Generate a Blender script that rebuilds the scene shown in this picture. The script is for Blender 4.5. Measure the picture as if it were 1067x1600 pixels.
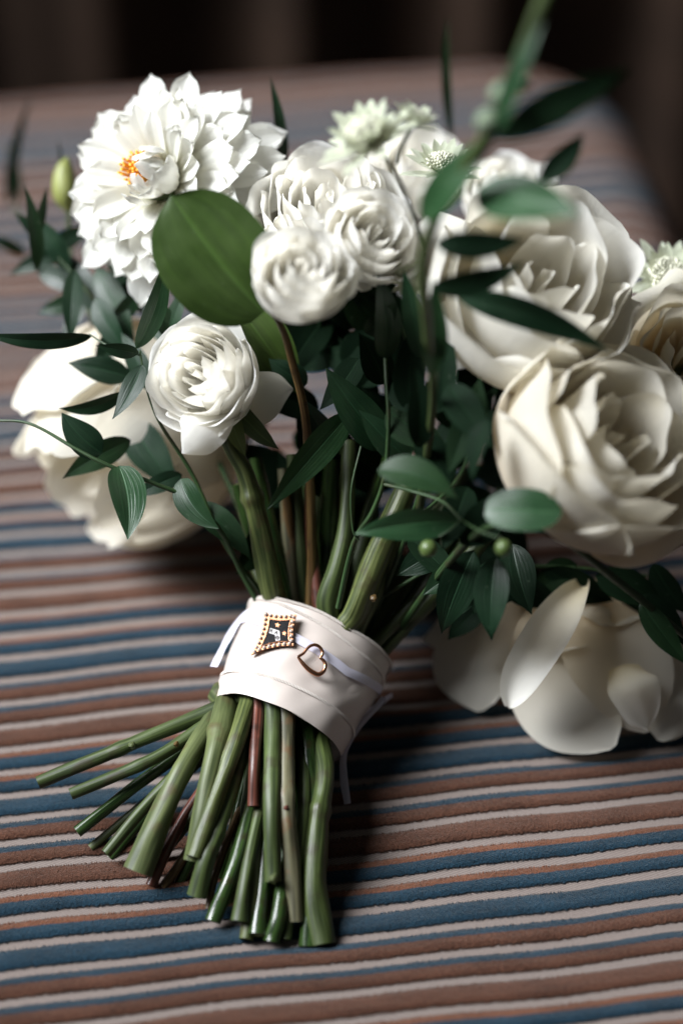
import bpy, math, random
import numpy as np
from math import sin, cos, pi, radians, sqrt
from mathutils import Vector, Matrix

S = bpy.context.scene
for o in list(bpy.data.objects):
    bpy.data.objects.remove(o)
COL = S.collection
rng = random.Random(7)

# ------------------------------------------------------------------ camera
CAM_H, PITCH = 0.655, radians(42.0)
cam = bpy.data.cameras.new("camera")
cam.lens = 85
cam.sensor_fit = 'VERTICAL'
cam.sensor_height = 36
cam.sensor_width = 24
cam.clip_start, cam.clip_end = 0.02, 50
cam.dof.use_dof = True
cam.dof.focus_distance = 0.843
cam.dof.aperture_fstop = 2.6
camo = bpy.data.objects.new("camera", cam)
camo.location = (0, 0, CAM_H)
camo.rotation_euler = (pi / 2 - PITCH, 0, 0)
COL.objects.link(camo)
S.camera = camo
S.view_settings.view_transform = 'Standard'
S.view_settings.look = 'None'
S.view_settings.exposure = 0
S.view_settings.gamma = 1
S.cycles.use_denoising = True
S.cycles.max_bounces = 8

# ------------------------------------------------------------------ world and lamps
W = bpy.data.worlds.new("World")
S.world = W
W.use_nodes = True
W.node_tree.nodes['Background'].inputs[0].default_value = (0.95, 0.97, 1.0, 1)
W.node_tree.nodes['Background'].inputs[1].default_value = 0.042


def area(name, loc, target, sx, sy, power, color, spread=180):
    l = bpy.data.lights.new(name, 'AREA')
    l.shape = 'RECTANGLE'
    l.size, l.size_y, l.energy, l.color = sx, sy, power, color
    l.spread = radians(spread)
    o = bpy.data.objects.new(name, l)
    o.location = loc
    d = Vector(target) - Vector(loc)
    o.rotation_euler = d.to_track_quat('-Z', 'Y').to_euler()
    COL.objects.link(o)


area("window_light", (-0.98, 0.86, 1.06), (-0.11, 0.83, 0.10), 1.05, 0.95, 10.8, (0.94, 0.97, 1.0), 47)

# ------------------------------------------------------------------ helpers (centimetres)
F = 85 / 36 * 1600
FWD = np.array((0, cos(PITCH), -sin(PITCH)))
UPV = np.array((0, sin(PITCH), cos(PITCH)))
RT = np.array((1.0, 0, 0))
CAMP = np.array((0, 0, CAM_H * 100))


def A(*p):
    return np.array(p, float)


def P(px, py, D):
    return CAMP + RT * ((px - 533.5) / F * D) + UPV * ((800 - py) / F * D) + FWD * D


def ground(px, py, z=0.0):
    d = RT * ((px - 533.5) / F) + UPV * ((800 - py) / F) + FWD
    return CAMP + d * ((z - CAMP[2]) / d[2])


def cdir(r, u, t):
    v = RT * r + UPV * u - FWD * t
    return v / np.linalg.norm(v)


def nrm(v):
    return v / (np.linalg.norm(v) + 1e-12)


def thing(name, label, cat, base, group=None):
    o = bpy.data.objects.new(name, None)
    o.empty_display_size = 0.01
    o.location = Vector(base) * 0.01
    COL.objects.link(o)
    tag(o, label, cat, group)
    return o


def tag(o, label=None, cat=None, group=None, kind=None):
    if label: o['label'] = label
    if cat: o['category'] = cat
    if group: o['group'] = group
    if kind: o['kind'] = kind


def wloc(o):
    v = Vector((0, 0, 0))
    while o is not None:
        v += o.location
        o = o.parent
    return v


def mk(name, verts, faces, mats, parent=None, uv=None, smooth=True, mi=None, origin=None):
    """one mesh object; verts in cm, world axes"""
    v = np.asarray(verts, float) * 0.01
    off = wloc(parent) if parent else Vector((0, 0, 0))
    loc = Vector((0, 0, 0))
    if origin is not None:
        loc = Vector(np.asarray(origin) * 0.01) - off
        off = off + loc
    v = v - np.array(off)
    me = bpy.data.meshes.new(name)
    me.from_pydata(v.tolist(), [], faces)
    for m in (mats if isinstance(mats, (list, tuple)) else [mats]):
        me.materials.append(m)
    if uv is not None:
        l = me.uv_layers.new(name="UVMap")
        vi = np.empty(len(me.loops), int)
        me.loops.foreach_get("vertex_index", vi)
        l.data.foreach_set("uv", np.asarray(uv, np.float32)[vi].ravel())
    if smooth:
        me.polygons.foreach_set("use_smooth", [True] * len(me.polygons))
    if mi is not None:
        me.polygons.foreach_set("material_index", mi)
    me.update()
    o = bpy.data.objects.new(name, me)
    o.location = loc
    COL.objects.link(o)
    if parent:
        o.parent = parent
    return o


class MB:
    """collects several pieces into one mesh"""
    def __init__(s):
        s.v, s.f, s.uv, s.mi, s.n = [], [], [], [], 0

    def add(s, v, f, uv=None, mi=0):
        s.v.append(np.asarray(v, float))
        s.f += [tuple(i + s.n for i in q) for q in f]
        s.uv.append(np.zeros((len(v), 2)) if uv is None else np.asarray(uv, float))
        s.mi += [mi] * len(f) if isinstance(mi, int) else mi
        s.n += len(v)

    def build(s, name, mats, parent=None, **k):
        return mk(name, np.concatenate(s.v), s.f, mats, parent, uv=np.concatenate(s.uv), mi=s.mi, **k)


def gridfaces(nu, nv, closed=False):
    f = []
    for j in range(nv - 1):
        for i in range(nu if closed else nu - 1):
            a, b = j * nu + i, j * nu + (i + 1) % nu
            f.append((a, b, b + nu, a + nu))
    return f


def spline(pts, n):
    p = np.asarray(pts, float)
    if len(p) == 2:
        t = np.linspace(0, 1, n)[:, None]
        return p[0] * (1 - t) + p[1] * t
    q = np.vstack([2 * p[0] - p[1], p, 2 * p[-1] - p[-2]])
    seg = len(p) - 1
    out = []
    d = np.concatenate([[0], np.cumsum(np.linalg.norm(np.diff(p[:, :3], axis=0), axis=1))])
    for s in np.linspace(0, d[-1], n):
        k = min(max(np.searchsorted(d, s, side='right') - 1, 0), seg - 1)
        t = (s - d[k]) / max(d[k + 1] - d[k], 1e-9)
        a, b, c, e = q[k], q[k + 1], q[k + 2], q[k + 3]
        out.append(0.5 * (2 * b + (c - a) * t + (2 * a - 5 * b + 4 * c - e) * t * t + (3 * b - a - 3 * c + e) * t ** 3))
    return np.array(out)


def tube(pts, rad, n=40, m=12, ridge=0.0, seed=0, nodes=(), cap=True, capmi=1, flat=1.0, rough=0.03):
    """pts list of 3D cm, rad list (same length) -> verts, faces, uv, material indices.  nodes: (fraction, bulge)"""
    r = random.Random(seed)
    q = spline([list(p) + [x] for p, x in zip(pts, rad)], n)
    c, R = q[:, :3], np.maximum(q[:, 3], 0.005)
    T = np.gradient(c, axis=0)
    T /= np.linalg.norm(T, axis=1)[:, None]
    ref = np.cross(T[0], A(0.3, 0.2, 1)); ref = nrm(ref)
    L = np.concatenate([[0], np.cumsum(np.linalg.norm(np.diff(c, axis=0), axis=1))])
    V, UV = [], []
    ph = [r.uniform(0, 6.28) for _ in range(6)]
    for j in range(n):
        ref = nrm(ref - T[j] * ref.dot(T[j]))
        b = np.cross(T[j], ref)
        f = j / (n - 1)
        k = 1.0 + 0.02 * sin(L[j] * 0.9 + ph[3])
        for (nf, nb) in nodes:
            k += nb * math.exp(-((f - nf) * L[-1] / 0.22) ** 2)
        for i in range(m):
            a = 2 * pi * i / m
            rr = R[j] * k * (1 + ridge * sin(a * 5 + ph[0]) + rough * sin(a * 2 + L[j] * 1.1 + ph[1]) + rough * sin(a * 3 - L[j] * 2.3 + ph[2]))
            V.append(c[j] + ref * cos(a) * rr + b * sin(a) * rr * flat)
            UV.append((i / m, L[j]))
    Fc = gridfaces(m, n, True)
    mi = [0] * len(Fc)
    if cap:
        for e, j in ((0, 0), (1, n - 1)):
            base = len(V)
            sg = -1 if e == 0 else 1
            ring = []
            for i in range(m):
                V.append(V[j * m + i] * 1.0); UV.append((i / m, L[j])); ring.append(base + i)
            base = len(V)
            inn = []
            for i in range(m):
                V.append(c[j] + (V[j * m + i] - c[j]) * 0.72 - T[j] * sg * R[j] * 0.10); UV.append((i / m, L[j]))
                inn.append(base + i)
            V.append(c[j] - T[j] * sg * R[j] * 0.16); UV.append((0.5, L[j]))
            ctr = len(V) - 1
            for i in range(m):
                i2 = (i + 1) % m
                q4 = (ring[i], ring[i2], inn[i2], inn[i]) if e else (ring[i2], ring[i], inn[i], inn[i2])
                Fc.append(q4); mi.append(0)
                Fc.append((inn[i], inn[i2], ctr) if e else (inn[i2], inn[i], ctr)); mi.append(capmi)
    return np.array(V), Fc, np.array(UV), mi


# ------------------------------------------------------------------ materials
def newmat(name):
    m = bpy.data.materials.new(name)
    m.use_nodes = True
    nt = m.node_tree
    return m, nt, nt.nodes, nt.links, nt.nodes['Principled BSDF']


def ramp(N, stops, interp='LINEAR'):
    r = N.new('ShaderNodeValToRGB')
    r.color_ramp.interpolation = interp
    e = r.color_ramp.elements
    while len(e) > 1:
        e.remove(e[-1])
    for i, (p, c) in enumerate(stops):
        x = e[0] if i == 0 else e.new(p)
        x.position = p
        x.color = (c[0], c[1], c[2], 1) if len(c) == 3 else c
    return r


def math_node(N, L, op, a, b=None):
    n = N.new('ShaderNodeMath'); n.operation = op
    for i, x in enumerate((a, b)):
        if x is None: continue
        if isinstance(x, (int, float)): n.inputs[i].default_value = x
        else: L.new(x, n.inputs[i])
    return n.outputs[0]


def mix_rgb(N, L, fac, a, b, mode='MIX'):
    n = N.new('ShaderNodeMix'); n.data_type = 'RGBA'; n.blend_type = mode
    for i, x in ((0, fac), (6, a), (7, b)):
        if isinstance(x, (int, float)): n.inputs[i].default_value = x
        elif isinstance(x, tuple): n.inputs[i].default_value = (*x[:3], 1)
        else: L.new(x, n.inputs[i])
    return n.outputs[2]


def noise(N, L, scale, detail=3, vec=None, rough=0.5):
    n = N.new('ShaderNodeTexNoise')
    n.inputs['Scale'].default_value = scale
    n.inputs['Detail'].default_value = detail
    n.inputs['Roughness'].default_value = rough
    if vec is not None: L.new(vec, n.inputs['Vector'])
    return n.outputs['Fac']


def bump(N, L, h, strength, dist, bsdf):
    b = N.new('ShaderNodeBump')
    b.inputs['Strength'].default_value = strength
    b.inputs['Distance'].default_value = dist
    L.new(h, b.inputs['Height'])
    L.new(b.outputs[0], bsdf.inputs['Normal'])


def uvmap(N, L, sx=1, sy=1):
    t = N.new('ShaderNodeUVMap')
    m = N.new('ShaderNodeMapping')
    m.inputs['Scale'].default_value = (sx, sy, 1)
    L.new(t.outputs[0], m.inputs[0])
    s = N.new('ShaderNodeSeparateXYZ'); L.new(t.outputs[0], s.inputs[0])
    return m.outputs[0], s.outputs[0], s.outputs[1]


def petal_mat(name, tip, base, basepos=0.45, transl=0.42, vein=0.25):
    m, nt, N, L, b = newmat(name)
    vec, u, v = uvmap(N, L, 26, 1.3)
    r = ramp(N, [(0.0, base), (basepos, tuple(0.35 * x + 0.65 * y for x, y in zip(base, tip))), (min(basepos + 0.35, 1), tip)])
    L.new(v, r.inputs[0])
    tc = N.new('ShaderNodeTexCoord')
    blot = noise(N, L, 60, 4, tc.outputs['Object'])
    br = ramp(N, [(0.35, (0.93, 0.92, 0.89)), (0.7, (1, 1, 1))]); L.new(blot, br.inputs[0])
    col = mix_rgb(N, L, 0.7, r.outputs[0], br.outputs[0], 'MULTIPLY')
    vn = noise(N, L, 1.0, 3, vec)
    L.new(col, b.inputs['Base Color'])
    b.inputs['Roughness'].default_value = 0.62
    b.inputs['Specular IOR Level'].default_value = 0.18
    b.inputs['Sheen Weight'].default_value = 0.08
    bump(N, L, vn, vein, 0.0006, b)
    t = N.new('ShaderNodeBsdfTranslucent')
    warm = mix_rgb(N, L, 1.0, col, (1.0, 0.97, 0.90), 'MULTIPLY')
    L.new(warm, t.inputs[0])
    x = N.new('ShaderNodeMixShader'); x.inputs[0].default_value = transl
    L.new(b.outputs[0], x.inputs[1]); L.new(t.outputs[0], x.inputs[2])
    L.new(x.outputs[0], N['Material Output'].inputs[0])
    return m


def leaf_mat(name, dark, light, rough=0.38, spec=0.5, veins=9, transl=0.06, coat=0.0):
    m, nt, N, L, b = newmat(name)
    vec, u, v = uvmap(N, L, veins, 0.6)
    tc = N.new('ShaderNodeTexCoord')
    n1 = noise(N, L, 90, 4, tc.outputs['Object'])
    vn = noise(N, L, 2.0, 2, vec)
    mid = math_node(N, L, 'ABSOLUTE', math_node(N, L, 'SUBTRACT', u, 0.5))
    midr = ramp(N, [(0.0, (1, 1, 1)), (0.035, (0, 0, 0))]); L.new(mid, midr.inputs[0])
    c = mix_rgb(N, L, n1, dark, light)
    oi = N.new('ShaderNodeObjectInfo')
    ov = ramp(N, [(0.0, (0.62, 0.66, 0.62)), (0.5, (1, 1, 1)), (1.0, (1.5, 1.28, 0.95))]); L.new(oi.outputs['Random'], ov.inputs[0])
    c = mix_rgb(N, L, 1.0, c, ov.outputs[0], 'MULTIPLY')
    vr = ramp(N, [(0.35, (0.78, 0.78, 0.78)), (0.65, (1.15, 1.15, 1.1))]); L.new(vn, vr.inputs[0])
    c = mix_rgb(N, L, 0.8, c, vr.outputs[0], 'MULTIPLY')
    c = mix_rgb(N, L, math_node(N, L, 'MULTIPLY', midr.outputs[0], 0.35), c, tuple(min(1, 2.2 * x) for x in light))
    # small pale scuffs
    sc = noise(N, L, 420, 2, tc.outputs['Object'])
    scr = ramp(N, [(0.70, (0, 0, 0)), (0.78, (1, 1, 1))]); L.new(sc, scr.inputs[0])
    c = mix_rgb(N, L, math_node(N, L, 'MULTIPLY', scr.outputs[0], 0.25), c, (0.16, 0.20, 0.14))
    L.new(c, b.inputs['Base Color'])
    rr = ramp(N, [(0.3, (rough - 0.07,) * 3), (0.7, (rough + 0.12,) * 3)]); L.new(n1, rr.inputs[0])
    L.new(rr.outputs[0], b.inputs['Roughness'])
    b.inputs['Specular IOR Level'].default_value = spec
    h = math_node(N, L, 'ADD', vn, math_node(N, L, 'MULTIPLY', midr.outputs[0], -0.8))
    bump(N, L, h, 0.35, 0.0006, b)
    t = N.new('ShaderNodeBsdfTranslucent')
    L.new(mix_rgb(N, L, 1.0, c, (1.6, 1.9, 0.7), 'MULTIPLY'), t.inputs[0])
    x = N.new('ShaderNodeMixShader'); x.inputs[0].default_value = transl
    L.new(b.outputs[0], x.inputs[1]); L.new(t.outputs[0], x.inputs[2])
    L.new(x.outputs[0], N['Material Output'].inputs[0])
    return m


def stem_mat(name, c1, c2, spot, rough=0.42, streak=16, bstr=0.3):
    m, nt, N, L, b = newmat(name)
    vec, u, v = uvmap(N, L, streak, 0.35)
    tc = N.new('ShaderNodeTexCoord')
    st = noise(N, L, 1.0, 3, vec)
    r = ramp(N, [(0.36, tuple(0.75 * x for x in c1)), (0.64, tuple(1.12 * x for x in c2))]); L.new(st, r.inputs[0])
    n2 = noise(N, L, 130, 4, tc.outputs['Object'])
    sp = ramp(N, [(0.55, (0, 0, 0)), (0.68, (1, 1, 1))]); L.new(n2, sp.inputs[0])
    n3 = noise(N, L, 45, 2, tc.outputs['Object'])
    r3 = ramp(N, [(0.3, (0.65, 0.65, 0.6)), (0.7, (1.2, 1.15, 1.1))]); L.new(n3, r3.inputs[0])
    c = mix_rgb(N, L, 0.9, r.outputs[0], r3.outputs[0], 'MULTIPLY')
    c = mix_rgb(N, L, math_node(N, L, 'MULTIPLY', sp.outputs[0], 0.7), c, spot)
    L.new(c, b.inputs['Base Color'])
    b.inputs['Roughness'].default_value = rough
    b.inputs['Specular IOR Level'].default_value = 0.45
    bump(N, L, math_node(N, L, 'ADD', st, math_node(N, L, 'MULTIPLY', n2, 0.5)), bstr, 0.0006, b)
    return m


def plain(name, color, rough=0.5, metal=0.0, spec=0.5, nscale=None, namp=0.15, bscale=None, bstr=0.2, bdist=0.0003):
    m, nt, N, L, b = newmat(name)
    tc = N.new('ShaderNodeTexCoord')
    if nscale:
        n = noise(N, L, nscale, 4, tc.outputs['Object'])
        r = ramp(N, [(0.3, tuple(x * (1 - namp) for x in color)), (0.7, tuple(min(1, x * (1 + namp)) for x in color))])
        L.new(n, r.inputs[0]); L.new(r.outputs[0], b.inputs['Base Color'])
    else:
        b.inputs['Base Color'].default_value = (*color, 1)
    b.inputs['Roughness'].default_value = rough
    b.inputs['Metallic'].default_value = metal
    b.inputs['Specular IOR Level'].default_value = spec
    if bscale:
        bump(N, L, noise(N, L, bscale, 3, tc.outputs['Object']), bstr, bdist, b)
    return m


M = {}
M['white'] = petal_mat('white_petal', (0.93, 0.93, 0.92), (0.88, 0.87, 0.76), 0.2, transl=0.52)
M['dahlia'] = petal_mat('dahlia_petal', (0.85, 0.855, 0.83), (0.80, 0.78, 0.56), 0.22, vein=0.5)
M['ivory'] = petal_mat('ivory_petal', (0.89, 0.88, 0.84), (0.82, 0.72, 0.48), 0.35, transl=0.48)
M['cream'] = petal_mat('cream_petal', (0.86, 0.83, 0.75), (0.80, 0.62, 0.36), 0.40, transl=0.48)
M['leaf'] = leaf_mat('ruscus_leaf', (0.005, 0.018, 0.009), (0.013, 0.040, 0.018), rough=0.38, spec=0.32)
M['deep'] = leaf_mat('shaded_leaf', (0.003, 0.010, 0.005), (0.008, 0.022, 0.010), rough=0.65, spec=0.06, transl=0.03)  # darker copy of the ruscus leaf; shade among the blooms is in its colour
M['leaf2'] = leaf_mat('bright_leaf', (0.012, 0.045, 0.018), (0.032, 0.090, 0.034), rough=0.36)
M['broad'] = leaf_mat('broad_leaf', (0.018, 0.040, 0.009), (0.042, 0.080, 0.018), rough=0.42, veins=5, spec=0.35)
M['sepal'] = leaf_mat('sepal_green', (0.06, 0.10, 0.035), (0.12, 0.17, 0.07), rough=0.55, veins=6)
M['stem'] = stem_mat('green_stem', (0.025, 0.043, 0.011), (0.060, 0.088, 0.026), (0.030, 0.024, 0.010), rough=0.48)
M['pale_stem'] = stem_mat('pale_green_stem', (0.048, 0.070, 0.022), (0.098, 0.122, 0.047), (0.075, 0.055, 0.022), rough=0.5)
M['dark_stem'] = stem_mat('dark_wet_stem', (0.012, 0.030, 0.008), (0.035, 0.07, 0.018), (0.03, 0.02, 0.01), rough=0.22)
M['ribbed_stem'] = stem_mat('ribbed_stem', (0.030, 0.050, 0.012), (0.105, 0.128, 0.042), (0.05, 0.04, 0.016), streak=22, bstr=0.6)
M['shaded_stem'] = stem_mat('shaded_stem', (0.025, 0.040, 0.010), (0.06, 0.085, 0.025), (0.03, 0.025, 0.012), streak=22, bstr=0.6)  # darker ribbed stem, shade at the cut ends put into the colour
M['vine'] = stem_mat('vine_stem', (0.014, 0.036, 0.012), (0.035, 0.075, 0.025), (0.03, 0.03, 0.012))
M['red_stem'] = stem_mat('red_brown_stem', (0.06, 0.018, 0.012), (0.15, 0.05, 0.035), (0.03, 0.015, 0.01), rough=0.35)
M['brown_stem'] = stem_mat('brown_stem', (0.07, 0.035, 0.012), (0.16, 0.10, 0.035), (0.03, 0.015, 0.01), rough=0.4)
M['grey_stem'] = stem_mat('grey_brown_stem', (0.07, 0.068, 0.038), (0.14, 0.135, 0.08), (0.14, 0.06, 0.025), rough=0.45)
M['pith'] = plain('cut_pith', (0.16, 0.19, 0.07), 0.7, nscale=300, namp=0.4)
M['darkpith'] = plain('cut_pith_dark', (0.05, 0.05, 0.02), 0.7, nscale=300, namp=0.4)
M['berry'] = plain('berry_green', (0.075, 0.115, 0.03), 0.42, nscale=200)
M['stamen'] = plain('stamen_orange', (0.85, 0.40, 0.02), 0.6, nscale=400)
M['floret'] = plain('floret_grey_green', (0.60, 0.60, 0.48), 0.7, nscale=300, namp=0.4)
M['bract'] = petal_mat('bract_green_white', (0.72, 0.77, 0.62), (0.80, 0.82, 0.72), 0.5, vein=0.6)
M['palebud'] = plain('pale_green_bud', (0.17, 0.22, 0.14), 0.5, nscale=200)
M['budgreen'] = plain('bud_yellow_green', (0.20, 0.22, 0.06), 0.5, nscale=80, namp=0.2)
M['gold'] = plain('rose_gold', (0.46, 0.22, 0.125), 0.27, metal=1.0, nscale=500, namp=0.08)
M['pearl'] = plain('seed_pearl', (0.48, 0.38, 0.33), 0.22, spec=0.7, nscale=500, namp=0.15)
M['enamel'] = plain('black_enamel', (0.006, 0.005, 0.006), 0.12, spec=0.6)
M['enamel_white'] = plain('white_enamel', (0.62, 0.58, 0.58), 0.25)
M['ink'] = plain('letter_ink', (0.02, 0.012, 0.012), 0.4)


def satin(name, color, rough=0.36):
    m, nt, N, L, b = newmat(name)
    vec, u, v = uvmap(N, L, 1, 1)
    w = N.new('ShaderNodeMapping'); w.inputs['Scale'].default_value = (4, 160, 1)
    t = N.new('ShaderNodeUVMap'); L.new(t.outputs[0], w.inputs[0])
    n = noise(N, L, 1.0, 2, w.outputs[0])
    r = ramp(N, [(0.3, tuple(x * 0.95 for x in color)), (0.7, color)]); L.new(n, r.inputs[0])
    L.new(r.outputs[0], b.inputs['Base Color'])
    b.inputs['Roughness'].default_value = rough
    b.inputs['Specular IOR Level'].default_value = 0.55
    b.inputs['Anisotropic'].default_value = 0.5
    b.inputs['Sheen Weight'].default_value = 0.1
    bump(N, L, n, 0.15, 0.0003, b)
    return m


M['satin'] = satin('cream_satin', (0.58, 0.51, 0.465), 0.25)
M['lilac'] = satin('lilac_ribbon', (0.60, 0.58, 0.68), 0.4)
M['stitch'] = plain('stitching', (0.66, 0.60, 0.55), 0.6)

# ------------------------------------------------------------------ ottoman with ribbed velvet stripes
YAW = radians(8.0)
EU = A(cos(YAW), sin(YAW), 0)      # along the stripes
EV = A(-sin(YAW), cos(YAW), 0)     # across the stripes, away from the camera
PITCHR = 1.15                      # one rib, cm
REP = 6 * PITCHR
s0 = ground(0, 1259).dot(EV)       # middle of a wide blue rib


def fabric():
    m, nt, N, L, b = newmat('striped_velvet')
    t = N.new('ShaderNodeUVMap')
    sp = N.new('ShaderNodeSeparateXYZ'); L.new(t.outputs[0], sp.inputs[0])
    u, s = sp.outputs[0], sp.outputs[1]

    def mapped(sx, sy):
        mp = N.new('ShaderNodeMapping'); mp.inputs['Scale'].default_value = (sx, sy, 1)
        L.new(t.outputs[0], mp.inputs[0]); return mp.outputs[0]
    # ragged edge of the pile
    n1 = noise(N, L, 1.0, 4, mapped(5.0, 3.0), 0.65)
    wob = math_node(N, L, 'MULTIPLY', math_node(N, L, 'SUBTRACT', n1, 0.5), 0.13)
    ss = math_node(N, L, 'ADD', s, wob)
    rep = math_node(N, L, 'FRACT', math_node(N, L, 'DIVIDE', math_node(N, L, 'SUBTRACT', ss, s0 - PITCHR / 2), REP))
    BG = (0.205, 0.168, 0.152); BL = (0.012, 0.038, 0.062); BR = (0.098, 0.042, 0.026); RU = (0.150, 0.056, 0.029)
    stops = []
    # near -> far within a repeat: wide blue, then (blue near, rust far) x2, wide brown, (brown near, blue far) x2
    ribs = [(BL, BL), (BL, RU), (BL, RU), (BR, BR), (BR, BL), (BR, BL)]
    half = 0.30
    for k, (near, far) in enumerate(ribs):
        c = (k + 0.5) / 6
        if near == far:
            stops += [((c - 0.060), BG), (c - 0.0545, near), (c + 0.0545, near), (c + 0.060, BG)]
        else:
            fr = 0.006
            stops += [((c - 0.060), BG), (c - 0.0545, near), (c + fr, near), (c + fr + 0.006, far), (c + 0.0545, far), (c + 0.060, BG)]
    # ramps hold at most 32 stops: 4*2+6*4 = 32
    r = ramp(N, stops)
    L.new(rep, r.inputs[0])
    # pile mask
    loc = math_node(N, L, 'ABSOLUTE', math_node(N, L, 'SUBTRACT', math_node(N, L, 'FRACT', math_node(N, L, 'MULTIPLY', rep, 6.0)), 0.5))
    pm = ramp(N, [(0.32, (1, 1, 1)), (0.36, (0, 0, 0))]); L.new(loc, pm.inputs[0])
    # pile tufts: brightness streaks where the nap is brushed
    n2 = noise(N, L, 1.0, 5, mapped(9.0, 7.0), 0.7)
    n3 = noise(N, L, 1.0, 3, mapped(0.55, 1.4), 0.5)
    tuft = ramp(N, [(0.28, (0.35, 0.35, 0.35)), (0.72, (1.75, 1.75, 1.75))]); L.new(math_node(N, L, 'ADD', math_node(N, L, 'MULTIPLY', n2, 0.65), math_node(N, L, 'MULTIPLY', n3, 0.35)), tuft.inputs[0])
    cp = mix_rgb(N, L, 1.0, r.outputs[0], tuft.outputs[0], 'MULTIPLY')
    # flat weave: fine twill
    wv = N.new('ShaderNodeTexWave'); wv.bands_direction = 'DIAGONAL'
    wv.inputs['Scale'].default_value = 2.9; wv.inputs['Distortion'].default_value = 1.0
    L.new(mapped(1.4, 2.6), wv.inputs['Vector'])
    wv2 = noise(N, L, 1.0, 2, mapped(11, 16))
    tw = ramp(N, [(0.2, (0.62, 0.62, 0.62)), (0.8, (1.22, 1.22, 1.22))])
    L.new(math_node(N, L, 'ADD', math_node(N, L, 'MULTIPLY', wv.outputs['Fac'], 0.5), math_node(N, L, 'MULTIPLY', wv2, 0.5)), tw.inputs[0])
    cw = mix_rgb(N, L, 1.0, r.outputs[0], tw.outputs[0], 'MULTIPLY')
    col = mix_rgb(N, L, pm.outputs[0], cw, cp)
    L.new(col, b.inputs['Base Color'])
    b.inputs['Roughness'].default_value = 0.85
    b.inputs['Specular IOR Level'].default_value = 0.15
    L.new(math_node(N, L, 'MULTIPLY', pm.outputs[0], 0.16), b.inputs['Sheen Weight'])
    b.inputs['Sheen Roughness'].default_value = 0.35
    b.inputs['Sheen Tint'].default_value = (1.0, 0.90, 0.82, 1)
    fine = noise(N, L, 1.0, 3, mapped(22, 14), 0.7)
    h = math_node(N, L, 'ADD', math_node(N, L, 'MULTIPLY', pm.outputs[0], math_node(N, L, 'ADD', fine, n2)), math_node(N, L, 'MULTIPLY', tw.outputs[0], 0.12))
    bump(N, L, h, 0.9, 0.0014, b)
    return m


M['fabric'] = fabric()


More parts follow.
